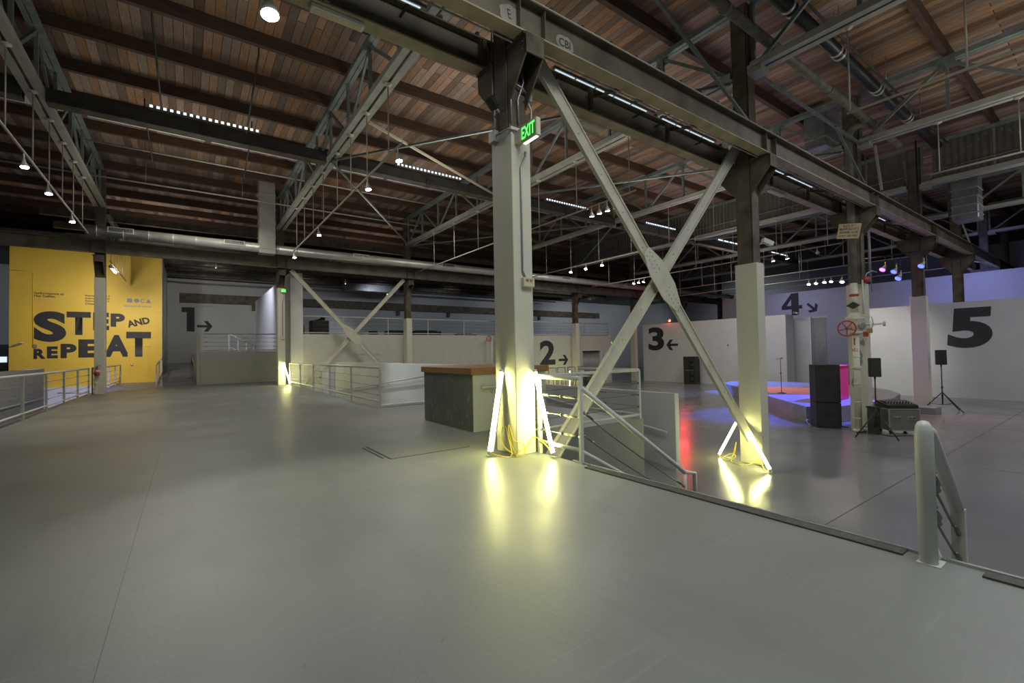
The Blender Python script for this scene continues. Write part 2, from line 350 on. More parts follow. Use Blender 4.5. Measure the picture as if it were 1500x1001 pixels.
# half wall with the guarded deck above it
w = struct('wall_half', MB().box(-2.95, 0.62, 21.6, 36.5, 0.0, 1.57), M_tan)
MB().bbox(-2.95, -2.80, 21.5, 21.62, 0.0, 2.40).build('end_post', M_tan, w)
MB().tube([(-3.03, 21.9, 0.85), (-3.03, 34, 1.6)], 0.022).build('handrail', M_rail, w)
# back wall with its dark beam
wb = struct('wall_back', MB().box(-26, 48, 36.6, 36.9, -1.1, 9.0), M_wallgrey)
MB().box(-9, 40, 36.42, 36.6, 5.40, 6.08).build('wall_beam', M_steel, wb)
for x in (1.0, 12.9, 18.2, 30.0): MB().box(x - 0.12, x + 0.12, 36.3, 36.6, 4.95, 5.40).build('beam_bracket', M_steel, wb)
MB().box(-4.6, -3.75, 36.3, 36.6, 0.9, 7.1).build('pilaster', M_wallgrey, wb)
# yellow wall
YX0, YX1, YY = -10.43, -4.47, 28.0
wy = struct('wall_yellow', MB().box(YX0, YX1, YY, YY + 0.3, -1.1, 7.2), M_yellow)
struct('wall_yellow_return', MB().box(YX1, YX1 + 0.02, YY + 0.0, YY + 8.6, 0.0, 7.2), M_wallgrey)
dr = struct('door_2', MB().box(-5.87, -5.05, YY - 0.035, YY + 0.01, 0.0, 1.98), M_yellow)
MB().box(-5.95, -4.97, YY - 0.041, YY, 1.99, 2.02).box(-5.95, -5.88, YY - 0.02, YY, 0, 1.98).box(-5.04, -4.97, YY - 0.02, YY, 0, 1.98).build('door_frame', M_yellow, dr)
MB().lathe((-5.77, YY - 0.035, 0.98), (0, -1, 0), [(0, 0.03), (0.03, 0.03), (0.04, 0.05), (0.07, 0.045), (0.08, 0.02)], 12).build('door_knob', M_alu, dr)
# right-hand gallery walls
w3 = struct('wall_gallery_three', MB().box(25.2, 26.2, 7.7, 17.95, -1.1, 3.18), M_white)
w4 = struct('wall_gallery_four', MB().box(30.5, 30.8, -15, 14.5, -1.1, 5.02), M_wallgrey)
w5 = struct('wall_gallery_five', MB().box(24.2, 24.38, -15, 3.40, -1.1, 3.10), M_wallgrey)
wp = struct('wall_panel', MB().box(26.3, 26.45, 6.81, 7.95, -1.1, 3.02), M_wallgrey)
MB().box(26.28, 26.31, 6.80, 6.86, -0.95, 3.02).build('edge_trim', M_white, wp)
struct('wall_end', MB().box(47.5, 48, -16, 36.6, -1.1, 9.0), M_wallgrey)
struct('wall_right_end', MB().box(24.7, 48, -16.2, -16, -1.1, 9.0), M_wallgrey)
cu = thing('curtain', 'grey striped curtain hanging in the opening beside the wall panel under numeral 4', 'curtain', (26.5, 6.45, -1.1))
for i in range(9):
    y = 6.14 + i * 0.075
    MB().tube([(26.5, y, -1.06), (26.5, y, 2.96)], 0.042, 8).build('pleat', mat('grey_curtain_cloth', (0.30, 0.30, 0.33), 0.8, var=0.1), cu)
MB().box(26.46, 26.54, 6.05, 6.82, 2.95, 3.0).build('curtain_track', M_white, cu)
d3 = struct('door_3', MB().box(1.98, 2.5, 18.45, 18.6, -1.1, 0.71), M_white)
# low panel wall beyond the left fence and its handrail
wl = struct('wall_left_ramp', MB().box(-8.0, -7.86, 8.0, 20.6, -1.1, 0.98), mat('left_ramp_board', (0.34, 0.35, 0.35), 0.5, var=0.08))
MB().tube([(-7.8, 12, -0.1), (-7.8, 20, -0.15)], 0.025).build('handrail', M_rail, wl)
wl2 = struct('wall_left_pit', MB().box(YX0, -6.4, YY - 0.06, YY, -1.1, -0.08), M_white)
MB().tube([(-8.6, 27.4, -0.35), (-6.9, 26.0, -0.35)], 0.03).build('handrail', M_rail, wl2)

# ------------------------------------------------------------------ ceiling
ceil = struct('ceiling', MB().box(-26, 48, -16.2, 36.9, 8.95, 9.15), M_darkceil)
PW = 0.19
pm = MB().box(0, PW - 0.010, 0, 4.56, 8.87, 8.94)
cells = []
nx = int(50 / PW)
for i in range(nx):
    x = -14 + i * PW
    for jy in range(-3, 7):
        st = 1.83 if i % 2 else 0.0
        y = jy * 4.575 + st
        cells.append((x, y))
def seen_key(c):
    # planks of the visible part of the roof first, nearest first
    dx, dy = c[0] + 3.31, c[1] + 2.3 + 4.56
    fwd = dx * math.cos(yaw) + dy * math.sin(yaw); side = dx * math.sin(yaw) - dy * math.cos(yaw)
    return 999 if fwd < 8.0 or abs(side) > fwd * 1.25 else fwd
cells.sort(key=seen_key)
first = None
for n, (x, y) in enumerate(cells[:299]):
    if first is None:
        first = pm.build('plank', M_plank, ceil); first.location = (x, y, 0)
    else:
        o = first.copy(); COL.objects.link(o); o.parent = ceil; o.location = (x, y, 0)
rest = MB()
for (x, y) in cells[299:]:
    rest.box(x, x + PW - 0.010, y, y + 4.56, 8.87, 8.94)
rest.build('plank', M_plank, ceil, kind='stuff')
for j in range(-8, 18):
    y = j * 1.83
    if j in (0,): y = -0.25
    MB().box(-16, 36, y - 0.06, y + 0.06, 8.56, 8.87).build('purlin', M_purlin, ceil)
for i in range(16):
    x = -11.8 + i * 3.05
    MB().box(x, x + 2.9, 13.05, 13.60, 8.54, 8.58).build('skylight_panel', M_sky, ceil)
struct('ceiling.001', MB().box(-26, 48, 26.0, 36.6, 7.35, 7.5), M_darkceil)
# ------------------------------------------------------------------ lettering (flat print on the walls)
def text_mesh(txt, bold=0.02, shear=0.0, space=1.0):
    c = bpy.data.curves.new('lettering', 'FONT'); c.body = txt; c.offset = bold; c.shear = shear; c.space_character = space; c.resolution_u = 6
    o = bpy.data.objects.new('lettering', c); COL.objects.link(o)
    dg = bpy.context.evaluated_depsgraph_get(); me = bpy.data.meshes.new_from_object(o.evaluated_get(dg))
    bpy.data.objects.remove(o); bpy.data.curves.remove(c)
    return me
def put_text(txt, name, m, parent, O, U, V, w, h, bold=0.02, shear=0.0, rot=0.0, space=1.0):
    """letters stretched to w x h from corner O along unit vectors U (reading direction) and V (up)"""
    me = text_mesh(txt, bold, shear, space)
    xs = [v.co.x for v in me.vertices]; ys = [v.co.y for v in me.vertices]
    x0, x1, y0, y1 = min(xs), max(xs), min(ys), max(ys)
    O = Vector(O); U = Vector(U); V = Vector(V); cr, sr = math.cos(rot), math.sin(rot)
    off = Vector((0, 0, 0)); q = parent
    while q is not None: off += q.location; q = q.parent
    for v in me.vertices:
        a = (v.co.x - x0) / (x1 - x0) * w; b = (v.co.y - y0) / (y1 - y0) * h
        a, b = a * cr - b * sr, a * sr + b * cr
        v.co = O + U * a + V * b - off
    me.materials.clear(); me.materials.append(m)
    o = bpy.data.objects.new(name, me); COL.objects.link(o); o.parent = parent
    return o
XR, ZU, YL = (1, 0, 0), (0, 0, 1), (0, -1, 0)
def flat_poly(name, polys, m, parent, fn, t):
    b = MB()
    for p in polys:
        n = len(p); vs = [fn(a, c, 0) for a, c in p] + [fn(a, c, t) for a, c in p]
        b.add(vs, [tuple(range(n - 1, -1, -1)), tuple(range(n, 2 * n))] + [(i, (i + 1) % n, n + (i + 1) % n, n + i) for i in range(n)])
    return b.build(name, m, parent)
def arrow(parent, fn, c, s, ang, m=None):
    # arrow with a chevron head, pointing along +a when ang = 0
    sh = [[(-1.0, -0.22), (0.55, -0.22), (0.55, 0.22), (-1.0, 0.22)], [(-0.08, 0.95), (0.50, 0.95), (1.15, 0.0), (0.50, -0.95), (-0.08, -0.95), (0.56, 0.0)]]
    ca, sa = math.cos(ang), math.sin(ang)
    pl = [[(c[0] + s[0] * (x * ca - y * sa), c[1] + s[1] * (x * sa + y * ca)) for x, y in p] for p in sh]
    flat_poly('arrow', pl[:1], m or M_black, parent, fn, 0.006); flat_poly('arrow_head', pl[1:], m or M_black, parent, fn, 0.006)
fx = lambda y: (lambda a, c, t: (a, y - 0.004 - t, c))          # wall facing -Y
fy = lambda x: (lambda a, c, t: (x - 0.004 - t, -a, c))         # wall facing -X; a = -y
# yellow wall lettering: letter by letter
for ch, x0, x1, z0, z1 in (('S', -9.58, -8.39, 2.25, 3.82), ('T', -8.38, -7.45, 2.61, 3.83), ('E', -7.36, -6.72, 2.88, 3.82), ('P', -6.66, -6.07, 3.07, 3.79),
                           ('R', -9.58, -9.14, 1.39, 1.90), ('E', -9.10, -8.70, 1.41, 2.02), ('P', -8.60, -8.00, 1.41, 2.15), ('E', -7.93, -7.05, 1.42, 2.38), ('A', -6.95, -5.87, 1.43, 2.62), ('T', -6.01, -4.95, 1.42, 2.80)):
    put_text(ch, 'lettering', M_black, wy, (x0, YY - 0.005 if ch + str(x0) != 'T-6.01' else YY - 0.042, z0), XR, ZU, x1 - x0, z1 - z0, bold=0.055)
put_text('AND', 'lettering', M_black, wy, (-5.93, YY - 0.005, 3.02), XR, ZU, 1.0, 0.38, bold=0.045, rot=0.27)
for i, (t, m_, w_) in enumerate((('Performance at', M_black, 1.12), ('The Geffen', M_black, 0.78), ('Saturday nights', M_pale_letter, 1.24), ('6–11pm', M_pale_letter, 0.60))):
    put_text(t, 'lettering', m_, wy, (-9.6, YY - 0.005, 4.67 - i * 0.145), XR, ZU, w_, 0.115, bold=0.02)
for i, t in enumerate(('September 13', 'September 20', 'September 27', 'October 4')):
    put_text(t, 'lettering', M_black, wy, (-7.68, YY - 0.005, 4.64 - i * 0.14), XR, ZU, 0.98 if i < 3 else 0.72, 0.11, bold=0.02)
fw_ = fx(YY)
flat_poly('emblem', [[(-5.98, 4.42), (-5.76, 4.42), (-5.76, 4.64), (-5.98, 4.64)]], M_grey_letter, wy, fw_, 0.005)
flat_poly('emblem', [[(-5.57 + 0.115 * math.cos(t * PI / 12), 4.53 + 0.115 * math.sin(t * PI / 12)) for t in range(24)]], M_grey_letter, wy, fw_, 0.005)
put_text('C', 'emblem', M_grey_letter, wy, (-5.42, YY - 0.005, 4.42), XR, ZU, 0.20, 0.22, bold=0.03)
flat_poly('emblem', [[(-5.19, 4.42), (-4.94, 4.42), (-5.065, 4.65)]], M_grey_letter, wy, fw_, 0.005)
put_text('#stepandrepeat', 'lettering', M_grey_letter, wy, (-6.12, YY - 0.005, 4.15), XR, ZU, 1.18, 0.13, bold=0.015)
# numerals
f1 = fx(36.6)
flat_poly('numeral', [[(-3.62, 5.05), (-2.84, 5.05), (-2.84, 3.26), (-3.32, 3.26), (-3.32, 4.68), (-3.62, 4.68)]], M_black, wb, f1, 0.006)
arrow(wb, f1, (-2.24, 3.66), (0.45, 0.42), 0)
put_text('The Red Schoolyard Gallery', 'lettering', M_grey_letter, wb, (-2.6, 36.595, 5.12), XR, ZU, 1.3, 0.12, bold=0.0)
put_text('2', 'numeral', M_black, w2, (15.5, 18.594, 0.39), XR, ZU, 1.34, 1.62, bold=0.035)
arrow(w2, fx(18.6), (17.53, 0.69), (0.40, 0.36), 0)
put_text('The Gilbert Palmer Gallery', 'lettering', M_grey_letter, w2, (3.55, 18.594, 1.22), XR, ZU, 1.35, 0.13, bold=0.0)
put_text('3', 'numeral', M_black, w3, (25.194, 17.44, 1.20), YL, ZU, 1.39, 1.74, bold=0.035)
arrow(w3, fy(25.2), (-15.34, 1.59), (0.45, 0.40), PI)
flat_poly('numeral', [[(-9.55, 4.95), (-9.1, 4.95), (-9.1, 4.1), (-8.89, 4.1), (-8.89, 3.86), (-9.1, 3.86), (-9.1, 3.45), (-9.55, 3.45), (-9.55, 3.86), (-10.19, 3.86), (-10.19, 4.1)],], M_black, w4, fy(30.5), 0.006)
flat_poly('numeral_counter', [[(-9.57, 4.55), (-9.57, 4.1), (-9.86, 4.1)]], M_wallgrey, w4, fy(30.492), 0.004)
arrow(w4, fy(30.5), (-8.32, 3.90), (0.36, 0.36), -PI / 4)
put_text('5', 'numeral', M_black, w5, (24.194, 0.60, 1.09), YL, ZU, 1.42, 1.74, bold=0.05, shear=0.06)

# ================================================================== COLUMNS
def shaft(mb, x0, y0, z0, z1):
    # riveted H column, flanges facing +-x
    w, d, t = 0.27, 0.33, 0.022
    cx, cy = x0 + 0.15, y0 + 0.225
    mb.box(cx - w / 2, cx + w / 2, cy - d / 2, cy - d / 2 + t, z0, z1).box(cx - w / 2, cx + w / 2, cy + d / 2 - t, cy + d / 2, z0, z1)
    mb.box(cx - 0.015, cx + 0.015, cy - d / 2 + t, cy + d / 2 - t, z0, z1)
    for s in (-1, 1):
        mb.box(cx + s * 0.135 - 0.012, cx + s * 0.135 + 0.012, cy - d / 2 + 0.03, cy + d / 2 - 0.03, z0, z1)
    return mb
def bracket(mb, x0, y0, z, side):
    # gusseted seat carrying a crane girder; side -1 toward the viewer, +1 away
    yc = y0 + (0.06 if side < 0 else 0.39); ye = y0 - 0.32 if side < 0 else y0 + 0.77
    for x in (x0 + 0.01, x0 + 0.27):
        mb.prism([(yc, z), (ye, z), (ye, z - 0.25), (yc, z - 0.72)], 'x', x, x + 0.02)
    mb.box(x0 - 0.02, x0 + 0.32, min(yc, ye), max(yc, ye), z - 0.03, z)
    mb.box(x0 + 0.01, x0 + 0.29, ye - 0.01, ye + 0.01, z - 0.25, z)
    return mb
GZ = 5.15
def column(k, row, label, base, top, box=True, casing_w=0.30, casing_d=0.45):
    x0 = 6.1 * k; y0 = 0.0 if row == 1 else 18.06
    t = thing('steel_column', label, 'column', (x0 + 0.15, y0 + 0.225, base), 'steel columns in two rows')
    if box: MB().bbox(x0, x0 + casing_w, y0, y0 + casing_d, base, top, 0.008).build('casing', M_case, t)
    shaft(MB(), x0, y0, (top - 0.02) if box else base, 8.45).build('shaft', M_steel, t)
    bracket(MB(), x0, y0, GZ, -1).build('bracket', M_steel, t)
    if row == 1: bracket(MB(), x0, y0, GZ, 1).build('bracket', M_steel, t)
    r = MB()
    for z in [GZ - 0.62 + 0.12 * i for i in range(5)]:
        for s in (0.05, 0.25): r.lathe((x0 + s, y0 + 0.055, z), (0, -1, 0), [(0, 0.013), (0.012, 0.008)], 6)
    for z in (GZ - 0.2, GZ - 0.1):
        for yy in (y0 - 0.26, y0 - 0.14): r.lathe((x0 + 0.01, yy, z), (-1, 0, 0), [(0, 0.015), (0.012, 0.009)], 6)
    r.build('rivet', M_steel, t, kind='stuff')
    return t
c1 = column(0, 1, 'tall white boxed column in front centre with the green EXIT sign and two leaning tubes', 0.0, 4.13)
c2 = column(1, 1, 'white boxed column on the lower floor where the white cross brace ends by two glowing tubes', -1.1, 3.02)
c3 = column(2, 1, 'white boxed column with peeling paint behind the pipe with the red valve wheel', -1.1, 3.03)
c4 = column(3, 1, 'pinkish lit white boxed column left of numeral 5 beside a loudspeaker stand', -1.1, 3.03)
column(4, 1, 'bare brown column rising directly behind the top edge of the numeral 5 wall', -1.1, 3.0, False)
column(5, 1, 'second bare brown column behind the numeral 5 wall, next to slanted struts', -1.1, 3.0, False)
column(6, 1, 'farthest bare brown column at the end of the right girder row', -1.1, 3.0, False)
column(-1, 2, 'white boxed column in front of the yellow wall with a fire extinguisher on it', 0.0, 4.35)
column(0, 2, 'white boxed column with one glowing tube at its foot beside the long cable fence', 0.0, 4.37)
column(1, 2, 'white boxed column in front of the brick mezzanine wall right of the far cross brace', -1.1, 3.17)
column(2, 2, 'white boxed column in the back row, behind the tall front centre column', -1.1, 3.17)
column(3, 2, 'white boxed column standing just right of the numeral 2', -1.1, 3.17)
column(4, 2, 'slim white boxed column just left of the numeral 3 wall', -1.1, 3.0)
column(5, 2, 'bare brown column in the back row behind the top of the numeral 3 wall', -1.1, 3.0, False)
column(6, 2, 'last bare brown column of the back row, end of the back girder', -1.1, 3.0, False)
# peeling patches on the third column
pp = mat('bare_patch', (0.30, 0.30, 0.27), 0.8, var=0.2)
for (y, z, s) in ((0.14, 2.0, 1.0), (0.22, 0.9, 1.6), (0.10, 1.35, 0.8), (0.3, 0.2, 1.1)):
    rr = random.Random(int(z * 100)); pts = [(y + 0.09 * s * math.cos(a * PI / 5) * rr.uniform(.5, 1.1), z + 0.2 * s * math.sin(a * PI / 5) * rr.uniform(.4, 1.1)) for a in range(10)]
    MB().prism([(min(0.44, max(0.01, a)), b) for a, b in pts], 'x', 12.197, 12.2).build('paint_patch', pp, c3)

# ================================================================== GIRDERS
def girder(name, label, x0, x1, yn, zb, h=0.43, w=0.20, group='crane girders along the columns'):
    t = thing(name, label, 'girder', (x0, yn + w / 2, zb), group); yc = yn + w / 2
    MB().box(x0, x1, yn, yn + w, zb, zb + 0.022).build('bottom_flange', M_flange if yn < 5 else M_girder, t)
    MB().box(x0, x1, yn, yn + w, zb + h - 0.022, zb + h).build('top_flange', M_girder, t)
    MB().box(x0, x1, yc - 0.008, yc + 0.008, zb + 0.022, zb + h - 0.022).build('web', M_girder, t)
    x = math.ceil(x0 / 6.1) * 6.1 + 0.15
    while x < x1:
        if x - 0.3 > x0:
            for e in (-0.2, 0.188): MB().box(x + e, x + e + 0.012, yn + 0.01, yn + w - 0.01, zb + 0.02, zb + h - 0.02).build('stiffener', M_girder, t)
        x += 6.1
    return t
def rail_on(t, x0, x1, yc, z):
    MB().box(x0, x1, yc - 0.02, yc + 0.02, z, z + 0.06).build('crane_rail', M_steel, t)
    b = MB(); x = x0 + 0.3
    while x < x1: b.box(x - 0.02, x + 0.02, yc - 0.10, yc - 0.02, z, z + 0.05); x += 0.55
    b.build('rail_clip', M_dark, t, kind='stuff')
g1 = girder('crane_girder', 'big front girder lettered CBI, running over the brackets from top left to the right', -7, 40, -0.31, GZ)
rail_on(g1, -7, 40, -0.21, GZ + 0.43)
MB().tube([(-6, -0.335, GZ + 0.41), (38, -0.335, GZ + 0.41)], 0.012, 6).build('conduit', M_beige, g1)
MB().tube([(-6, -0.085, GZ - 0.015), (38, -0.085, GZ - 0.015)], 0.012, 6).build('conduit', M_conduit, g1)
g2 = girder('crane_girder', 'parallel girder just behind the big front girder, on the far side brackets', -7, 40, 0.58, GZ)
rail_on(g2, -7, 40, 0.68, GZ + 0.43)
g3 = girder('crane_girder', 'far girder crossing from the yellow wall to the back under the silver duct', -18, 37, 17.72, 5.23, 0.46)
rail_on(g3, -18, 37, 17.82, 5.69)
# chalk patches with marks on the front girder web
patch = mat('paint_patch_grey', (0.34, 0.32, 0.27), 0.8, var=0.2)
def blob(cx, cz, rx, rz, seed, parent):
    r = random.Random(seed)
    pts = [(cx + rx * math.cos(a * PI / 8) * r.uniform(0.8, 1.1), cz + rz * math.sin(a * PI / 8) * r.uniform(0.8, 1.1)) for a in range(16)]
    return MB().prism(pts, 'y', -0.2225, -0.219).build('paint_patch', patch, parent)
blob(0.745, 5.33, 0.165, 0.11, 3, g1); blob(-0.15, 5.34, 0.17, 0.13, 5, g1)
put_text('CBI', 'lettering', M_black, g1, (0.64, -0.2235, 5.275), XR, ZU, 0.20, 0.11, bold=0.012)
put_text('E', 'lettering', M_black, g1, (-0.19, -0.2235, 5.29), XR, ZU, 0.07, 0.11, bold=0.0, shear=-0.3)
# brackets between the two girders, and glowing strips added in the gap
tie = MB()
for i in range(-2, 14):
    x = 2.0 + i * 2.03
    tie.bar((x, -0.11, GZ + 0.05), (x + 0.12, 0.58, GZ + 0.30), 0.05, 0.05).box(x - 0.03, x + 0.03, 0.52, 0.58, GZ, GZ + 0.36)
tie.build('girder_tie', M_steel, g2, kind='stuff')
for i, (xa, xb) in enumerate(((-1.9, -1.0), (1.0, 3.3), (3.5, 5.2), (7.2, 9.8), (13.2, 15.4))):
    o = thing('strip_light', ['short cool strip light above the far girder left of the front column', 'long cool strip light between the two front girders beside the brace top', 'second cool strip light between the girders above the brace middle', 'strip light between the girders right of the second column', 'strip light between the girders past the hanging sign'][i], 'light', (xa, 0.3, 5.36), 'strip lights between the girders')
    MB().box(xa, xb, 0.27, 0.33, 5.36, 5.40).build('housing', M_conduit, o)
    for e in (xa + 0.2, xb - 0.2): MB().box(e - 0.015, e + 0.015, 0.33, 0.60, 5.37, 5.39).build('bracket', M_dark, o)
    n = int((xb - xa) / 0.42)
    for j in range(n): MB().box(xa + 0.03 + j * 0.42, xa + 0.41 + j * 0.42, 0.29, 0.31, 5.352, 5.36).build('diffuser', M_glowdim, o)
def led_box(x0, x1, y, z, label):
    o = thing('white_fixture', label, 'light', (x0, y, z), 'white box fixtures under the girder')
    MB().bbox(x0, x1, y - 0.06, y + 0.06, z - 0.05, z, 0.006).build('housing', M_white_end, o)
    MB().box(x0 + 0.03, x1 - 0.03, y - 0.045, y + 0.045, z - 0.056, z - 0.05).build('lens', M_cream, o)
led_box(-2.2, -1.62, 0.68, GZ - 0.005, 'white box fixture under the rear girder at top left of the front column')
led_box(2.05, 2.62, 0.86, GZ - 0.005, 'white box fixture under the rear girder beside the white brace')
led_box(8.3, 9.0, 0.70, GZ - 0.005, 'white box fixture under the rear girder past the second column')

# ================================================================== ROOF TRUSSES, STRUTS
def truss(x, y0, y1, label, full=True):
    t = thing('roof_truss', label, 'truss', (x, y0, 7.0), 'roof trusses')
    for s in (-1, 1):
        MB().box(x + s * 0.10 - 0.07, x + s * 0.10 + 0.07, y0, y1, 7.0, 7.015).box(x + s * 0.165 - 0.008, x + s * 0.165 + 0.008, y0, y1, 7.015, 7.13).build('bottom_chord', M_chord, t)
    MB().box(x - 0.02, x + 0.02, y0, y1, 7.02, 7.07).build('chord_packer', M_dark, t)
    for s in (-1, 1):
        MB().box(x + s * 0.06 - 0.05, x + s * 0.06 + 0.05, y0, y1, 8.42, 8.435).box(x + s * 0.105 - 0.008, x + s * 0.105 + 0.008, y0, y1, 8.435, 8.54).build('top_chord', M_truss, t)
    n = int(abs(y1 - y0) / 1.83 + 0.5); st = (y1 - y0) / n
    for i in range(n + 1):
        y = y0 + st * i
        MB().bar((x, y, 7.05), (x, y, 8.45), 0.07, 0.07, (1, 0, 0)).build('vertical', M_truss, t)
        if i < n:
            a, b = (7.06, 8.44) if i % 2 == 0 else (8.44, 7.06)
            MB().bar((x, y, a), (x, y + st, b), 0.075, 0.05, (1, 0, 0)).build('diagonal', M_truss, t)
            MB().box(x - 0.006, x + 0.006, y - 0.16, y + 0.16, 7.03 if a < 8 else 8.25, 7.24 if a < 8 else 8.46).build('gusset_plate', M_truss, t)
    return t
T0 = truss(0.15, 0.42, 18.05, 'pale chorded roof truss left of the front column, ending over the lit back column')
LT = {-1: 'roof truss at far left, crossing the frame edge above the starry spot lamps', 1: 'roof truss passing behind the front column above a row of lamps', 2: 'roof truss next beyond, behind the crossing of the white brace',
      3: 'roof truss filled in by the corrugated draft curtain on the left side', 4: 'roof truss beyond the draft curtain, left of the boxed column top', 5: 'deepest roof truss of the left roof bay'}
for k in LT: dup(T0, (6.1 * k, 0, 0), LT[k])
TR = truss(6.25, 0.0, -12.8, 'pale truss chord at upper right ending on the second column with a bolted plate')
MB().box(6.08, 6.42, -0.22, 0.06, 6.9, 7.08).build('end_plate', M_chord, TR)
for k, lb in ((1, 'roof truss of the right bay ending on the column with the lagged riser pipe'), (2, 'right bay roof truss filled in by the corrugated draft curtain'), (3, 'roof truss of the right bay beyond the draft curtain'), (4, 'farthest roof truss of the right bay')):
    dup(TR, (6.1 * k, 0, 0), lb)
# corrugated draft curtains
def draft(y0, y1, label):
    t = thing('draft_curtain', label, 'curtain', (18.45, y0, 7.0), 'corrugated draft curtains')
    n = int(abs(y1 - y0) / 0.09); vs = []; fs = []
    for i in range(n + 1):
        y = y0 + (y1 - y0) * i / n; x = 18.40 + (0.035 if i % 2 else -0.02)
        vs += [(x, y, 7.12), (x, y, 8.56)]
    for i in range(n): fs.append((2 * i, 2 * i + 2, 2 * i + 3, 2 * i + 1))
    MB().add(vs, fs).build('corrugated_sheet', M_curtain, t)
    MB().box(18.30, 18.48, min(y0, y1), max(y0, y1), 7.10, 7.16).build('edge_angle', M_chord, t)
    MB().tube([(18.25, y0, 7.45), (18.25, y1, 7.45)], 0.014, 6).build('conduit', M_conduit, t)
draft(0.5, 18.0, 'corrugated draft curtain hanging across the left roof bay behind the white brace')
draft(-0.3, -12.8, 'corrugated draft curtain hanging across the right roof bay at the frame edge')
SL = {-2: 'dark strut beam at the left frame edge above the brightest spot lamp', -1: 'long dark strut beam across the upper left carrying a dashed light', 0: 'dark strut beam left of the front column carrying a dashed light', 1: 'dark strut beam right of the front column behind the brace',
      2: 'dark strut beam running up to the draft curtain', 3: 'dark strut beam beyond the draft curtain', 4: 'deepest dark strut beam under the roof'}
for k in SL:
    x0 = 6.1 * k + 0.33; x1 = x0 + 5.74
    t = thing('strut_beam', SL[k], 'beam', (x0, 9.15, 6.85), 'strut beams between the trusses')
    MB().box(x0, x1, 9.02, 9.06, 6.86, 7.16).build('channel', M_dark, t); MB().box(x0, x1, 9.24, 9.28, 6.86, 7.16).build('channel', M_dark, t)
    MB().box(x0, x1, 9.0, 9.30, 6.845, 6.86).build('bottom_plate', M_steel, t)
    MB().box(x0 + 2.75, x0 + 2.98, 8.99, 9.31, 6.84, 7.0).build('splice_plate', M_dark, t)
LL = {-1: 'dashed light on the strut beam at upper left, half cool half warm', 0: 'dashed light on the strut beam left of the front column, half dim half bright', 1: 'dashed light right of the front column above three white spot lamps', 2: 'dashed light seen through the open V of the white brace',
      3: 'plain light line left of the second column', 4: 'light line right of the second column next to a spot lamp'}
for k in LL:
    x0 = -4.04 + 6.07 * (k + 1); x1 = x0 + 2.32
    t = thing('dashed_light', LL[k], 'light', (x0, 8.94, 7.2), 'linear lights on the strut beams')
    MB().box(x0, x1, 8.90, 9.02, 7.20, 7.27).build('housing', M_conduit, t)
    n = 18 if k < 3 else 4; st = (x1 - x0) / n
    for i in range(n):
        mm = M_led if (i < n / 2) != (k == 99) else (M_ledw if k == -1 else M_led)
        MB().box(x0 + st * (i + 0.2), x0 + st * (i + (0.66 if n == 18 else 0.95)), 8.893, 8.90, 7.205, 7.262).build('diode_window', mm, t)
# bracing rods in the chord plane
RODS = [((0.15, 9.1, 6.98), (6.25, 0.5, 6.98), 'thin brace rod from the strut beam end to behind the EXIT sign'), ((0.15, 9.2, 6.98), (6.25, 17.9, 6.98), 'brown brace rod crossing a lamp pipe left of the front column'),
        ((0.34, 6.43, 7.02), (6.2, 9.2, 6.98), 'bright thin brace rod left of the front column'), ((6.25, 9.1, 6.98), (12.35, 0.5, 6.98), 'brace rod right of the front column in the second roof bay'),
        ((6.25, 9.2, 6.98), (12.35, 17.9, 6.98), 'brace rod in the second roof bay toward the back row'), ((6.25, 17.9, 6.98), (12.3, 9.2, 6.98), 'brace rod rising left to right above the silver duct'),
        ((12.35, 9.2, 6.98), (18.4, 17.9, 6.98), 'brace rod in the third roof bay'),
        ((18.45, 9.1, 6.98), (24.5, 0.5, 6.98), 'brace rod beyond the draft curtain near the second column'), ((6.43, -0.03, 6.95), (12.3, -0.03, 6.98), 'thin tie rod at upper right from the bolted plate down to the riser'),
        ((5.75, -0.1, 5.75), (2.6, -0.1, 7.1), 'steel knee strut rising left from the second column over the front girder'), ((12.3, -0.1, 5.7), (10.2, -0.1, 6.9), 'steel knee strut left of the lagged riser above the girder'),
        ((13.0, -0.25, 5.75), (12.55, -0.25, 6.95), 'beige knee strut right of the lagged riser'), ((24.6, -0.21, 5.6), (24.5, 0.08, 6.9), 'beige slanted strut far right behind the girder end')]
for a, b, lb in RODS:
    mb = MB().bar(a, b, 0.055, 0.055); mm = M_beige if 'bright' in lb or 'beige' in lb else M_truss
    tag(mb.build('brace_rod', mm, None, a), lb, 'brace')

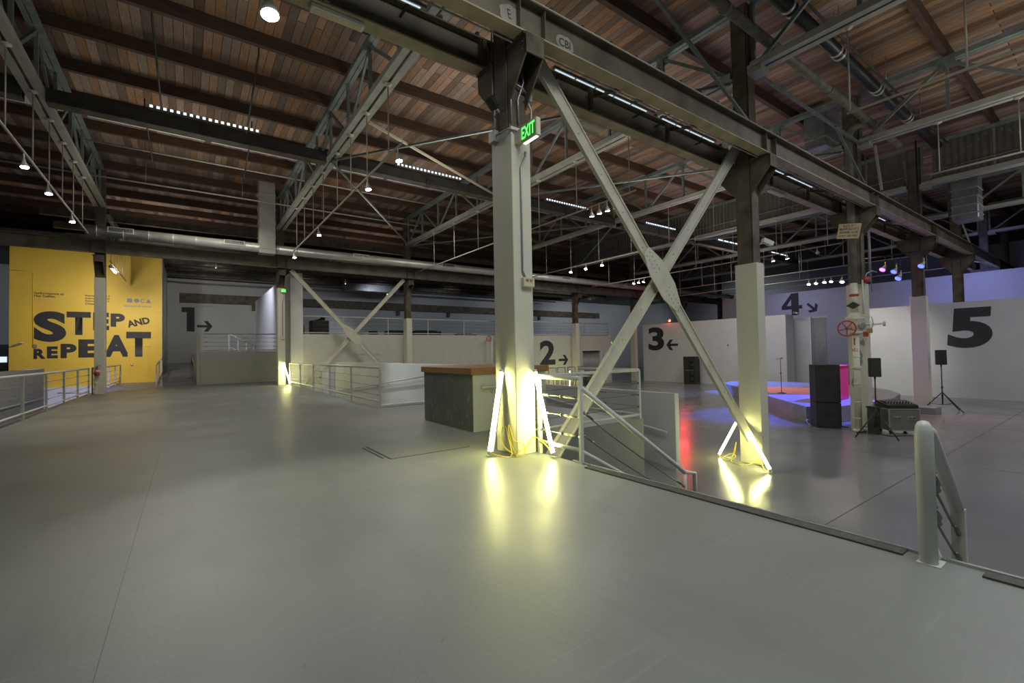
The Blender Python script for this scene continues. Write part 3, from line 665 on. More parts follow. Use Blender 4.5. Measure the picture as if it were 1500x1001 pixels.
# ================================================================== CROSS BRACES
def xbrace(x0, x1, yc, zt, zb, label, w=0.19):
    t = thing('cross_brace', label, 'brace', ((x0 + x1) / 2, yc, zb), 'white cross braces')
    mx, mz = (x0 + x1) / 2, (zt + zb) / 2
    for a, b, dy in (((x0, zt), (x1, zb), -0.02), ((x1, zt), (x0, zb), 0.05)):
        pa, pb = Vector((a[0], yc + dy, a[1])), Vector((b[0], yc + dy, b[1]))
        d = (pb - pa).normalized(); nrm = Vector((d.z, 0, -d.x))
        m = MB().bar(pa, pb, 0.014, w - 0.02, nrm)
        for s in (-1, 1): m.bar(pa + nrm * s * w / 2, pb + nrm * s * w / 2, 0.06, 0.02, nrm)
        leg = m.build('brace_arm', M_brace, t)
        b = MB()
        for i in range(1, 12):
            p = pa + (pb - pa) * (i / 12); b.lathe(p + Vector((0, -0.007, 0)), (0, -1, 0), [(0, 0.016), (0.012, 0.010)], 6)
        b.build('rivet', M_brace, leg, kind='stuff')
    d1 = Vector((x1 - x0, 0, zb - zt)).normalized()
    L = 0.62; W_ = 0.17
    pts = [(-L, 0.09), (-0.25, W_ + 0.05), (0.25, W_ + 0.05), (L, 0.09), (L, -0.09), (0.25, -W_ - 0.05), (-0.25, -W_ - 0.05), (-L, -0.09)]
    n1 = Vector((-d1.z, 0, d1.x))
    P = [Vector((mx, 0, mz)) + d1 * a + n1 * b for a, b in pts]
    MB().prism([(p.x, p.z) for p in P], 'y', yc - 0.065, yc - 0.05).build('gusset_plate', M_brace, t)
    r = MB()
    for i in range(5):
        for s in (-1, 1):
            for e in (-1, 1):
                p = Vector((mx, yc - 0.065, mz)) + d1 * (e * (0.2 + i * 0.085)) + n1 * (s * 0.05); r.lathe(p, (0, -1, 0), [(0, 0.016), (0.013, 0.009)], 6)
    r.build('rivet', M_brace, t, kind='stuff')
    return t
xbrace(0.42, 5.98, 0.20, 5.46, -0.56, 'big white riveted cross brace between the front centre column and the second column')
xbrace(0.55, 5.98, 18.02, 5.2, -0.7, 'far white cross brace in front of the white brick mezzanine wall', 0.17)

# ================================================================== DUCTS AND PIPES
def ring(mb, p, axis, r, w=0.03): return mb.lathe(Vector(p) - Vector(axis) * w / 2, axis, [(0, r), (0, r + 0.015), (w, r + 0.015), (w, r)], 20)
t = thing('round_duct', 'long silver spiral duct with grilles running above the far girder', 'duct', (-6.2, 17.0, 5.8))
MB().tube([(-6.2, 17.0, 5.86), (36, 17.0, 5.86)], 0.19, 20).build('duct_shell', M_galv, t)
b = MB()
for i in range(60): ring(b, (-5.9 + i * 0.72, 17.0, 5.86), (1, 0, 0), 0.188, 0.02)
b.build('seam_ring', M_galv, t, kind='stuff')
for x in (-5.6, -2.1, 3.0, 7.6, 11.6, 16.0, 22.0, 27.0, 31.0):
    g = MB().box(x, x + 0.72, 16.79, 16.83, 5.83, 5.84).box(x, x + 0.72, 16.79, 16.83, 6.01, 6.02).box(x, x + 0.02, 16.79, 16.83, 5.84, 6.01).box(x + 0.7, x + 0.72, 16.79, 16.83, 5.84, 6.01)
    gr = g.build('grille', M_cream, t); v = MB()
    for i in range(17): v.box(x + 0.03 + i * 0.04, x + 0.04 + i * 0.04, 16.795, 16.825, 5.84, 6.01)
    v.build('grille_blade', M_conduit, gr); MB().box(x + 0.02, x + 0.7, 16.815, 16.82, 5.84, 6.01).build('grille_back', M_blackplastic, gr)
t = thing('square_duct', 'tall square silver duct dropping from the roof beside the lit back column', 'duct', (-0.55, 17.0, 6.0))
MB().bbox(-0.86, -0.25, 16.75, 17.25, 5.62, 8.86, 0.01).build('duct_shell', M_galv, t)
for z in (5.8, 6.3, 6.9, 7.5, 8.1): MB().box(-0.88, -0.23, 16.73, 17.27, z, z + 0.03).build('flange_ring', M_galv, t)
def pipe(name, label, cat, pts, r, m, collars=(), hang=(), axis=(1, 0, 0), n=14):
    t = thing(name, label, cat, pts[0]); MB().tube(pts, r, n).build('pipe_run', m, t)
    for p in collars: ring(MB(), p, axis, r, 0.07).build('collar', M_galv if m is M_blackduct else m, t)
    for p in hang: MB().tube([p, (p[0], p[1], 8.56)], 0.008, 5).build('hanger', M_conduit, t)
    return t
pipe('round_duct', 'black round duct running under the right roof with silver collars', 'duct', [(5.6, -0.62, 8.05), (17.5, -0.62, 8.05)], 0.13, M_blackduct, [(x, -0.62, 8.05) for x in (6.4, 6.6, 8.8, 9.0, 11.4, 11.6, 14, 14.2)], [(x, -0.62 + s, 8.1) for x in (8.2, 10.6, 13) for s in (-0.18, 0.18)])
pipe('riser_pipe', 'brown lagged pipe under the right roof turning down at the valve column', 'pipe', [(11.87, -0.30, 7.40), (11.87, -0.08, 7.40), (11.87, 0.08, 7.34), (11.87, 0.15, 7.20), (11.87, 0.16, 7.0), (11.87, 0.16, 3.05)], 0.095, M_pipe)
for o in [o for o in COL.objects if o.name.startswith('riser_pipe')]:
    MB().tube([(2.5, -0.32, 7.42), (14.5, -0.32, 7.42)], 0.095, 14).build('main_run', M_pipe, o)
    for x in (4.6, 6.9, 9.2, 11.6, 12.2): ring(MB(), (x, -0.32, 7.42), (1, 0, 0), 0.095, 0.09).build('collar', M_pipe, o)
pipe('sprinkler_pipe', 'thin dark sprinkler pipe along the right roof beside the lagged pipe', 'pipe', [(3, -0.95, 7.9), (17, -0.95, 7.9)], 0.025, M_dark, (), [(x, -0.95, 7.9) for x in (5, 8, 11, 14)])
pipe('sprinkler_pipe', 'thin sprinkler pipe along the upper left roof planks', 'pipe', [(-5.9, 14.6, 8.2), (6, 14.6, 8.2)], 0.03, M_chord, (), [(x, 14.6, 8.2) for x in (-4, -1, 2, 5)])
pipe('sprinkler_pipe', 'second thin pale pipe above the silver duct at left', 'pipe', [(-9, 16.2, 7.6), (6, 16.2, 7.6)], 0.03, M_chord, (), [(x, 16.2, 7.6) for x in (-4.5, -1.5, 1.5, 4.5)])
# sprinkler drops hanging from the left roof
for i, (x, y) in enumerate(((-3.9, 7.4), (-4.3, 12.2), (-1.9, 7.6), (-1.6, 12.0))):
    t = thing('sprinkler_line', ['thin dark rod hanging left of the dashed light', 'thin dark rod below the long strut beam at left', 'thin dark rod right of the dashed light', 'thin dark rod below the strut beam toward the square duct'][i], 'pipe', (x, y, 7.4), 'dark rods under the left roof')
    MB().tube([(x, y, 8.5), (x + 0.05, y + 3.4, 8.0)], 0.022, 6).build('rod', M_dark, t); MB().tube([(x, y, 8.86), (x, y, 8.5)], 0.02, 6).build('hook', M_dark, t)
# insulated duct drop and box at upper right
t = thing('insulated_duct', 'grey insulated duct box right behind the lagged riser pipe', 'duct', (13.2, 1.3, 7.5))
MB().bbox(12.7, 13.9, 1.0, 1.6, 7.5, 8.86, 0.02).build('duct_shell', M_ins, t); MB().box(12.68, 13.92, 0.98, 1.62, 7.75, 7.79).build('strap', M_galv, t)
t = thing('insulated_duct', 'grey banded duct drop hanging over the front girder at right', 'duct', (19.9, -0.9, 5.75))
MB().bbox(19.5, 20.3, -1.25, -0.55, 5.75, 7.9, 0.03).build('duct_shell', M_ins, t)
for z in (5.95, 6.25, 6.55, 6.85): MB().box(19.48, 20.32, -1.27, -0.53, z, z + 0.03).build('strap', M_galv, t)
MB().bbox(19.6, 20.2, -1.15, -0.65, 7.9, 8.86, 0.03).build('duct_neck', M_ins, t)

# ================================================================== LIGHTING TRACKS AND SPOT LAMPS
PZ = 5.46
def track(x, y0, y1, stems, label, m=None, z=PZ, group='lighting pipes under the trusses'):
    m = m or M_beige
    t = thing('lighting_pipe', label, 'pipe', (x, (y0 + y1) / 2, z), group)
    MB().tube([(x, y0, z), (x, y1, z)], 0.024, 8).build('pipe_run', m, t)
    for y in stems:
        s = MB().tube([(x, y, z), (x, y, 6.985)], 0.013, 6).build('stem', m, t)
        MB().lathe((x, y, 7.0), (0, 0, -1), [(0, 0.085), (0.02, 0.085), (0.045, 0.03), (0.06, 0.02)], 14).build('canopy', M_cream, s)
    return t
ar = lambda a, b, st: [a + i * st for i in range(int((b - a) / st) + 1)]
track(0.15, 3.9, 15.3, [4.6, 6.0, 7.3, 8.6, 10.2, 11.6, 13.0, 14.4], 'beige lamp pipe left of the front column with three spot lamps')
track(-5.95, 3.0, 15.6, [5.2, 7.2, 9.0, 10.4, 11.8, 13.2, 14.6], 'beige lamp pipe at far left with the starry spot lamps')
track(6.25, 3.1, 16.6, [3.3, 5.3, 7.1, 9, 11, 13, 15], 'beige lamp pipe behind the brace carrying a row of white lamps')
track(12.35, 3.5, 16.6, [4.5, 6.4, 8.3, 10.2, 12.1, 14], 'lamp pipe behind the brace crossing with bright starry lamps')
track(18.3, 2.5, 16.5, [3, 5, 7, 9, 11, 13, 15], 'lamp pipe below the draft curtain with a cluster of three lamps')
track(24.55, 1.5, 16.5, [2.5, 4.5, 6.5, 8.5, 10.5, 12.5], 'far lamp pipe above numeral 4')
track(30.6, 1.5, 16.5, [2.5, 5.5, 8.5, 11.5], 'farthest thin lamp pipe in front of the back hall')
track(6.35, -1.55, -8.0, [-1.6, -3.1, -5.0], 'beige hung pipe at upper right starting at the lagged riser')
track(12.45, -1.4, -8.0, [-1.6, -3.0, -5.0], 'beige hung pipe at right in front of the draft curtain', z=5.7)
track(24.6, -2, -8.0, [-2.2, -4.0], 'beige hung pipe at right edge beyond the draft curtain', z=5.5)
track(-5.85, 19.8, 25.8, [20.2, 21.2, 22.2, 23.2, 24.2, 25.4], 'short lamp pipe hung in front of the yellow wall with four bright lamps', z=5.30)
def spot(p, d, label, lit=True, power=0, color=WARM, angle=50, group='spot lamps on the pipes', target=None, bulb=None, sc=0.85):
    p = Vector(p); d = Vector(d).normalized()
    t = thing('spot_lamp', label, 'lamp', p, group)
    MB().tube([p + Vector((0, 0, 0.0)), p + Vector((0, 0, 0.16))], 0.014, 6).build('bracket', M_lamp, t)
    MB().lathe(p - d * 0.02, d, [(0, 0.025 * sc), (0.07 * sc, 0.035 * sc), (0.10 * sc, 0.05 * sc), (0.18 * sc, 0.085 * sc), (0.20 * sc, 0.085 * sc)], 12).build('reflector', M_lamp, t)
    MB().lathe(p + d * (0.175 * sc), d, [(0, 0.07 * sc), (0.012, 0.075 * sc), (0.022, 0.05 * sc)], 12).build('bulb', (bulb or M_bulb) if lit else M_cream, t)
    if power: lamp('SPOT', p + d * 0.25, power, color, (p + d * 3) if target is None else target, 0.05, angle, 0.7, name='spot_light')
    return t
DN = (0.1, -0.15, -1)
spot((0.15, 4.1, 5.32), DN, 'lit spot lamp nearest the front column on the left lamp pipe', power=160)
spot((0.15, 6.0, 5.32), DN, 'middle lit spot lamp on the pipe left of the front column', power=120)
spot((0.15, 10.9, 5.32), DN, 'lowest lit spot lamp on the pipe left of the front column', power=120)
spot((0.15, 15.0, 5.34), DN, 'small lit spot lamp hanging just at the silver duct', power=60)
spot((-5.95, 8.36, 5.30), DN, 'brightest starry spot lamp at the left edge of the photo', power=160)
spot((-5.95, 10.3, 5.34), DN, 'second spot lamp from the left edge on the far left pipe', power=120)
spot((-5.95, 13.0, 5.34), DN, 'third spot lamp on the far left pipe, just left of the duct end', power=120)
t = spot((-2.62, 0.65, 5.02), (0.05, -0.2, -1), 'very bright starry spot lamp cut by the top edge of the photo', power=260, sc=1.15)
MB().tube([(-2.62, 0.65, 5.18), (-2.62, 0.65, 6.9)], 0.014, 6).build('stem', M_beige, t)
for i, y in enumerate((4.7, 4.4, 4.1, 3.8)):
    spot((6.25, y, 5.34), (0.35, 0.25, -1), ['leftmost of the white lamps hanging behind the brace arm', 'second of the white lamps behind the brace arm', 'third of the white lamps behind the brace arm', 'white lamp half hidden by the brace arm'][i], power=40 if i % 2 == 0 else 0)
for i, y in enumerate((12.1, 11.05, 10.0)):
    spot((12.35, y, 5.34), (-0.5, -0.3, -1), ['big starry lamp left of the brace crossing', 'small bright lamp in the middle left of the brace crossing', 'starry lamp next to the brace arm'][i], power=70)
for i, y in enumerate((13.0, 12.65, 12.3)):
    spot((18.3, y, 5.34), (-0.5, 0.1, -1), ['left lamp of the cluster at the brace crossing', 'middle lamp of the cluster at the brace crossing', 'right lamp of the cluster at the brace crossing'][i], power=40 if i == 1 else 0)
for i, y in enumerate((5.2, 4.6, 3.4)):
    spot((18.3, y, 5.34), (0.3, -0.1, -1), ['bright spot lamp just right of the second column', 'small spot lamp beside the bright one right of the second column', 'unlit looking lamp right of the second column under a rod'][i], lit=i < 2, power=60 if i == 0 else 0)
t = thing('lamp_bar', 'bar carrying five lamps above numeral 4, beside the valve pipe', 'pipe', (24.3, 5.3, 4.95))
MB().tube([(24.3, 3.6, 4.95), (24.3, 16, 4.95)], 0.03, 8).build('pipe_run', M_conduit, t)
for y in (4, 6.5, 9, 11.5, 14): MB().tube([(24.3, y, 4.95), (24.3, y, 7.0)], 0.014, 6).build('stem', M_conduit, t)
for i, y in enumerate((6.05, 5.7, 5.3, 5.0, 4.5)):
    spot((24.3, y, 4.82), (-0.5, -0.1, -0.9), ['first lamp from the left on the bar above numeral 4', 'second lamp on the bar above numeral 4', 'third lamp on the bar above numeral 4', 'fourth lamp on the bar above numeral 4', 'big starry lamp at the right end of the bar beside the valve pipe'][i], power=[0, 60, 0, 60, 90][i], sc=1.0 if i < 4 else 1.5)
for i, y in enumerate((20.3, 20.8, 21.3, 21.8)):
    spot((-5.85, y, 5.2), (-0.25, 1, -0.35), ['top lamp of the bright four in front of the yellow wall', 'second lamp of the four in front of the yellow wall', 'third lamp of the four in front of the yellow wall', 'lowest lamp of the four in front of the yellow wall'][i],
         power=310, target=(-9.0 + i * 1.4, 28, 2.4 + (i % 2)), angle=80)
tag(MB().box(-5.93, -5.77, 19.0, 26.8, 6.985, 7.2).build('support_beam', M_dark, None, (-5.85, 19, 7)), 'dark beam carrying the short lamp pipe in front of the yellow wall', 'beam')
# back bay lamps
t = spot((-1.9, 27, 6.7), (0, 0.8, -0.6), 'small lit lamp under the back ceiling above numeral 1', power=300, target=(-2.0, 36, 3.4), angle=75)
MB().tube([(-1.9, 27, 6.86), (-1.9, 27, 7.35)], 0.015, 6).build('stem', M_dark, t)
t = spot((4.2, 22.5, 5.6), (0.3, 0.8, -0.6), 'pair of lamp heads above the road case on the mezzanine', power=50, target=(5, 36, 3.5))
MB().tube([(4.2, 22.5, 5.76), (4.2, 22.5, 8.56)], 0.015, 6).build('stem', M_dark, t)
for x in (3.5, 9.5, 16.0, 24.0): lamp('SPOT', (x, 30.0, 6.6), 150, (0.85, 0.93, 1.0), (x + 0.3, 36.6, 3.6), 0.1, 100, 0.9, name='back_wall_light')  # added unseen spots that brighten the back wall
# stage lamps
t = thing('lamp_bar', 'black truss bar holding the blue and violet stage lamps', 'pipe', (18.0, 0.9, 4.55))
MB().tube([(18.0, 2.2, 4.62), (18.0, -0.3, 4.62)], 0.03, 8).build('pipe_run', M_blackplastic, t)
for y in (1.9, 0.05): MB().tube([(18.0, y, 4.62), (18.0, y, 8.6)], 0.02, 6).build('stem', M_blackplastic, t)
for i, (y, z, mb_, lb) in enumerate(((1.05, 4.25, M_violetlamp, 'violet lit stage lamp on the black bar'), (0.72, 4.12, M_bluelamp, 'upper blue stage lamp on the black bar'), (0.6, 3.85, M_bluelamp, 'lower blue stage lamp on the black bar'), (-0.05, 4.2, M_bluelamp, 'blue stage lamp seen behind the next column'))):
    q = spot((18.0, y, z), (-0.7, 0.25, -0.7), lb, bulb=mb_, sc=1.2)
    MB().tube([(18.0, y, z + 0.15), (18.0, y, 4.62)], 0.012, 6).build('stem', M_blackplastic, q)
lamp('SPOT', (18.0, 0.9, 4.1), 9000, (0.07, 0.10, 1.0), (14.6, 2.5, -0.6), 0.1, 42, 0.4, name='blue_stage_light')
lamp('SPOT', (20.5, 12.5, 5.2), 9000, (0.08, 0.16, 1.0), (21.0, 8.0, -0.6), 0.1, 34, 0.35, name='blue_stage_light')
lamp('SPOT', (18.2, 10.5, 5.2), 6500, (1.0, 0.10, 0.10), (18.2, 4.6, -0.6), 0.1, 26, 0.4, name='red_stage_light')
lamp('SPOT', (12.0, 7.0, 5.3), 600, (0.9, 0.10, 0.6), (14.6, 3.0, -0.6), 0.1, 26, 0.4, name='magenta_stage_light')
lamp('SPOT', (26.6, 9.5, 5.6), 200, (0.45, 0.47, 1.0), (30.5, 9.5, 2.4), 0.1, 120, 1.0, name='blue_wall_light')
lamp('SPOT', (26.6, 0.5, 4.9), 330, (0.33, 0.35, 1.0), (30.5, 1.0, 3.9), 0.1, 130, 1.0, name='blue_wall_light')
lamp('SPOT', (18.3, 3.2, 5.2), 650, (1.0, 0.34, 0.24), (13.5, -4.5, -1.1), 0.1, 60, 0.3, name='red_floor_light')
lamp('SPOT', (17.6, 5.0, 5.0), 700, (0.85, 0.50, 0.85), (18.1, 0.2, 0.6), 0.1, 30, 0.6, name='pink_column_light')
lamp('SPOT', (25.1, 14.6, 3.5), 130, (1.0, 0.05, 0.05), (8.8, 3.4, -1.1), 0.05, 15, 1.0, name='red_floor_light')
lamp('SPOT', (21.5, 14.0, 5.2), 900, (0.10, 0.12, 1.0), (18.3, 9.6, -1.1), 0.05, 22, 0.3, name='blue_floor_light')
lamp('SPOT', (0.9, 10.5, 4.6), 420, (0.85, 0.95, 1.0), (2.5, 9.0, 0.1), 0.1, 75, 0.8, name='pit_light')  # this and the next spot are added pit fill, no fixtures modelled
lamp('SPOT', (1.7, 15.0, 3.5), 110, (0.85, 0.92, 1.0), (2.25, 18.45, -0.1), 0.1, 22, 0.8, name='pit_light')
for p, q in (((34, 30, 6.4), (35, 36.6, 3.5)), ((42, 28, 6.4), (44, 36.6, 3.5)), ((40, 20, 6.4), (47.5, 20, 3)), ((28, 24, 6.4), (27, 36, 2))): lamp('SPOT', p, 420, (0.85, 0.92, 1.0), q, 0.1, 110, 0.9, name='back_corner_light')  # added unseen spots that lift the dark back corner
lamp('SPOT', (18.35, 3.4, 5.2), 1500, NEUT, (24.2, 2.9, 1.0), 0.1, 46, 0.9, name='wall_light')
lamp('SPOT', (-9.6, 17, 5.0), 3600, (0.42, 0.42, 1.0), (-8.2, 22, -1.1), 0.2, 60, 0.8, name='blue_pit_light')
lamp('SPOT', (-14, 26, 5.0), 350, COOL, (-13, 36.5, 3.0), 0.3, 90, 0.9, name='far_left_light')
lamp('SPOT', (3.0, 22.0, 6.5), 260, COOL, (-0.2, 26, 3.5), 0.2, 60, 0.9, name='fin_wall_light')
lamp('SPOT', (-1.5, 24.0, 6.9), 900, (0.75, 0.78, 1.0), (0.62, 26, 3.0), 0.2, 90, 0.9, name='fin_wall_light')
lamp('SPOT', (7.4, 33, 4.2), 60, (0.95, 0.95, 1.0), (7.4, 36.5, 2.9), 0.1, 70, 0.9, name='mezzanine_wall_light')

# ================================================================== THINGS ON THE FRONT COLUMN
# EXIT sign: stands out from the right-hand face of the casing, face turned toward the viewer's left
t = thing('exit_sign', 'glowing green EXIT sign on the top of the front white column', 'sign', (0.09, -0.25, 3.85))
MB().bbox(0.06, 0.13, -0.43, -0.12, 3.86, 4.08, 0.008).build('housing', M_cream, t)
MB().box(0.055, 0.062, -0.415, -0.135, 3.88, 4.06).build('face', M_exitface, t)
put_text('EXIT', 'lettering', M_greencan, t, (0.052, -0.145, 3.895), YL, ZU, 0.26, 0.15, bold=0.02)
MB().box(0.075, 0.115, -0.40, -0.15, 3.852, 3.86).build('down_light', M_ledw, t)
MB().box(0.05, 0.14, -0.12, 0.0, 3.90, 4.05).build('mount', M_cream, t)
def conduit(label, pts, r=0.012, m=None, cat='conduit', name='conduit'):
    o = MB().tube(pts, r, 7).build(name, m or M_conduit, None, pts[0]); return tag(o, label, cat)
conduit('thin conduit running down the right face of the front column to a small box', [(0.21, -0.015, 3.84), (0.21, -0.015, 3.78), (0.13, -0.015, 3.62), (0.13, -0.015, 2.30), (0.17, -0.015, 2.22)])
t = thing('junction_box', 'small cream alarm box on the right face of the front column', 'box', (0.2, -0.03, 2.1))
MB().bbox(0.11, 0.28, -0.065, 0.0, 2.10, 2.215, 0.006).build('housing', M_cream, t)
for x in (0.16, 0.22): MB().lathe((x, -0.065, 2.185), (0, -1, 0), [(0, 0.02), (0.012, 0.018)], 10).build('indicator', M_brass, t)
t = thing('junction_box', 'grey junction box on the top left corner of the front column casing', 'box', (-0.03, 0.36, 4.08))
MB().bbox(-0.08, -0.0, 0.27, 0.40, 4.02, 4.17, 0.005).build('housing', M_conduit, t)
MB().tube([(-0.04, 0.27, 4.1), (-0.04, 0.02, 4.08), (0.05, -0.03, 4.06), (0.08, -0.10, 4.0)], 0.014, 6).build('pipe_arm', M_conduit, t)
conduit('grey conduit going up the left side of the front column shaft', [(-0.02, 0.33, 4.15), (-0.02, 0.33, 4.45), (-0.0, 0.40, 4.6), (-0.0, 0.40, 5.6)])
conduit('second conduit bent along the front column shaft', [(0.03, 0.03, 4.2), (0.03, 0.03, 4.55), (0.06, 0.035, 4.75), (0.06, 0.035, 5.15)])
conduit('third conduit with a bow on the front column shaft', [(0.15, 0.04, 4.2), (0.13, 0.02, 4.5), (0.22, 0.01, 4.75), (0.16, 0.03, 5.0), (0.16, 0.03, 5.15)])
conduit('conduit down the right edge of the front column shaft to the sign', [(0.29, 0.03, 5.1), (0.29, 0.03, 4.55), (0.33, 0.0, 4.4), (0.30, -0.02, 4.1)])
t = thing('junction_box', 'grey junction box on the right side of the front column shaft', 'box', (0.33, 0.1, 4.58))
MB().bbox(0.29, 0.38, 0.03, 0.14, 4.55, 4.68, 0.005).build('housing', M_conduit, t); MB().tube([(0.06, 0.035, 4.72), (0.2, 0.0, 4.66), (0.3, 0.05, 4.62)], 0.012, 6).build('pipe_arm', M_conduit, t)
t = thing('floodlight', 'small black floodlight on the left side of the front column shaft', 'light', (-0.10, 0.25, 4.42))
MB().tube([(0.0, 0.25, 4.40), (-0.09, 0.22, 4.44)], 0.018, 6).build('arm', M_lamp, t); MB().bar((-0.08, 0.22, 4.42), (-0.2, 0.18, 4.50), 0.10, 0.07).build('head', M_blackplastic, t)
t = thing('security_camera', 'white security camera on the side of the second column shaft', 'camera', (6.42, 0.2, 3.4))
MB().tube([(6.37, 0.1, 3.42), (6.50, 0.02, 3.47)], 0.012, 6).build('arm', M_white_end, t); MB().bar((6.47, 0.04, 3.52), (6.66, -0.06, 3.44), 0.10, 0.09).build('body', M_white_end, t); MB().lathe((6.37, 0.1, 3.42), (1, 0, 0), [(0, 0.03), (0.01, 0.03)], 8).build('mount', M_white_end, t)
conduit('orange cable hanging beside the second column shaft', [(6.39, 0.15, 4.6), (6.41, 0.13, 4.2), (6.44, 0.12, 3.95), (6.40, 0.15, 3.6)], 0.009, mat('orange_cable', (0.55, 0.17, 0.04), 0.5), 'cable', 'cable')
# wire hung objects on the lit back column
t = thing('emergency_light', 'small green lit emergency light on the top of the lit back column', 'sign', (0.3, 18.03, 4.2))
MB().bbox(0.12, 0.34, 17.97, 18.06, 4.16, 4.32, 0.01).build('housing', M_cream, t); MB().box(0.15, 0.31, 17.962, 17.97, 4.19, 4.30).build('face', M_greencan, t)
conduit('thin conduit down the lit back column to a small box', [(0.24, 18.05, 4.15), (0.26, 18.05, 3.9), (0.20, 18.05, 3.7), (0.20, 18.05, 2.2)], 0.012)
t = thing('junction_box', 'small box halfway up the lit back column', 'box', (0.2, 18.04, 2.1)); MB().bbox(0.12, 0.29, 18.0, 18.06, 2.05, 2.22, 0.006).build('housing', M_cream, t); MB().lathe((0.2, 18.0, 2.15), (0, -1, 0), [(0, 0.02), (0.01, 0.018)], 8).build('indicator', M_brass, t)
# fire extinguisher on the column by the yellow wall
t = thing('fire_extinguisher', 'red fire extinguisher hung on the white column before the yellow wall', 'extinguisher', (-6.0, 17.98, 0.70))
MB().lathe((-6.0, 17.98, 0.70), (0, 0, 1), [(0, 0.07), (0.02, 0.075), (0.20, 0.075), (0.26, 0.05), (0.29, 0.025)], 16).build('cylinder', M_red, t)
MB().lathe((-6.0, 17.98, 0.82), (0, 0, 1), [(0, 0.0765), (0.09, 0.0765)], 16).build('tag_label', M_cream, t)
MB().tube([(-6.0, 17.98, 0.98), (-6.0, 17.98, 1.02)], 0.018, 8).bar((-6.04, 17.98, 1.02), (-5.88, 17.98, 1.05), 0.02, 0.012).bar((-6.02, 17.98, 1.05), (-5.9, 17.98, 1.10), 0.02, 0.012).build('handle', M_blackplastic, t)
MB().tube([(-6.02, 17.98, 1.0), (-6.11, 17.97, 0.98), (-6.12, 17.97, 0.86), (-6.09, 17.97, 0.74)], 0.012, 6).build('hose', M_blackplastic, t)
t = thing('outlet', 'small outlet with a cord low on the white column before the yellow wall', 'outlet', (-5.98, 18.04, 0.3)); MB().lathe((-6.05, 18.06, 0.42), (0, -1, 0), [(0, 0.05), (0.03, 0.045)], 12).build('plate', M_cream, t); MB().tube([(-6.05, 18.03, 0.40), (-6.05, 18.03, 0.05), (-6.1, 17.98, 0.01)], 0.008, 5).build('cord', M_cream, t)
t = thing('wall_box', 'white hand rail box on the left end of the yellow wall', 'box', (-10.05, 27.9, 2.05)); MB().bar((-10.25, 27.9, 2.08), (-9.95, 27.75, 2.2), 0.25, 0.04).build('shelf', M_white, t); MB().bbox(-9.6, -9.45, 27.93, 28.0, 1.95, 2.12, 0.01).build('switch_box', M_conduit, t)
conduit('yellow painted conduit frame on the left part of the yellow wall', [(-10.4, 27.98, 5.8), (-9.7, 27.98, 5.8), (-9.6, 27.98, 5.7), (-9.6, 27.98, 2.1)], 0.02, M_yellow)

# ================================================================== GLOWING TUBES AND CORDS
def glow(a, b, label, batten=None):
    a = Vector(a); b = Vector(b); d = (b - a).normalized()
    t = thing('fluorescent_tube', label, 'lamp', a, 'leaning fluorescent tubes')
    MB().tube([a + d * 0.03, b - d * 0.03], 0.024, 12).build('glass_tube', M_tubeglow, t)
    if batten:
        o_ = Vector(batten); MB().bar(a + o_ + d * 0.02, b + o_ - d * 0.02, 0.055, 0.02, o_).build('batten', M_white_end, t)
    for p, s in ((a, 1), (b, -1)): MB().tube([p, p + d * (s * 0.035)], 0.027, 12).build('end_cap', M_white_end, t)
    return t
glow((-0.285, 0.19, 0.03), (-0.03, 0.27, 1.06), 'glowing yellow tube leaning on the left face of the front column', (0.036, 0.0, 0.008))
glow((0.265, -0.375, 0.03), (0.275, -0.03, 1.05), 'glowing yellow tube leaning on the right face of the front column')
glow((5.68, -0.34, -1.07), (6.07, 0.37, -0.22), 'glowing yellow tube on the front of the second column, right of the brace foot', (0.034, -0.004, 0.01))
glow((6.2, 0.99, -1.07), (6.24, 0.48, -0.10), 'glowing yellow tube behind the brace foot, left of the second column')
glow((0.42, 17.65, 0.03), (0.22, 18.02, 1.02), 'glowing yellow tube leaning on the back column by the cable fence')
def cord(label, pts, r=0.007, m=None, cat='cord', name='extension_cord'):
    # smooth the given points
    P = [Vector(p) for p in pts]; out = []
    for i in range(len(P) - 1):
        p0 = P[max(i - 1, 0)]; p1 = P[i]; p2 = P[i + 1]; p3 = P[min(i + 2, len(P) - 1)]
        for j in range(6):
            u = j / 6; out.append(0.5 * ((2 * p1) + (p2 - p0) * u + (2 * p0 - 5 * p1 + 4 * p2 - p3) * u * u + (3 * p1 - p0 - 3 * p2 + p3) * u ** 3))
    out.append(P[-1])
    return tag(MB().tube(out, r, 6).build(name, m or M_cord, None, pts[0]), label, cat)
cord('yellow cord coiled between the two tubes at the front column foot', [(-0.28, 0.17, 0.05), (-0.2, 0.10, 0.012), (-0.10, -0.02, 0.02), (-0.06, 0.10, 0.22), (-0.05, 0.17, 0.34), (-0.10, 0.18, 0.30), (-0.12, 0.12, 0.12), (-0.05, -0.03, 0.03), (-0.10, -0.02, 0.16), (-0.03, 0.14, 0.36), (-0.04, 0.06, 0.30), (-0.06, -0.02, 0.2), (0.06, -0.05, 0.14), (0.05, -0.08, 0.03), (-0.06, -0.06, 0.012), (0.02, -0.06, 0.08), (0.10, -0.06, 0.10), (0.20, -0.09, 0.22), (0.27, -0.25, 0.12), (0.27, -0.36, 0.03)])
cord('yellow cord on the floor between the tubes at the second column', [(6.2, 0.97, -1.09), (6.08, 0.85, -1.08), (6.05, 0.62, -0.95), (6.04, 0.52, -1.0), (6.0, 0.6, -1.088), (5.85, 0.45, -1.088), (5.80, 0.20, -1.085), (5.95, 0.05, -1.0), (6.0, 0.0, -1.02), (5.9, -0.1, -1.07), (5.75, -0.2, -1.085), (5.7, -0.32, -1.08)])
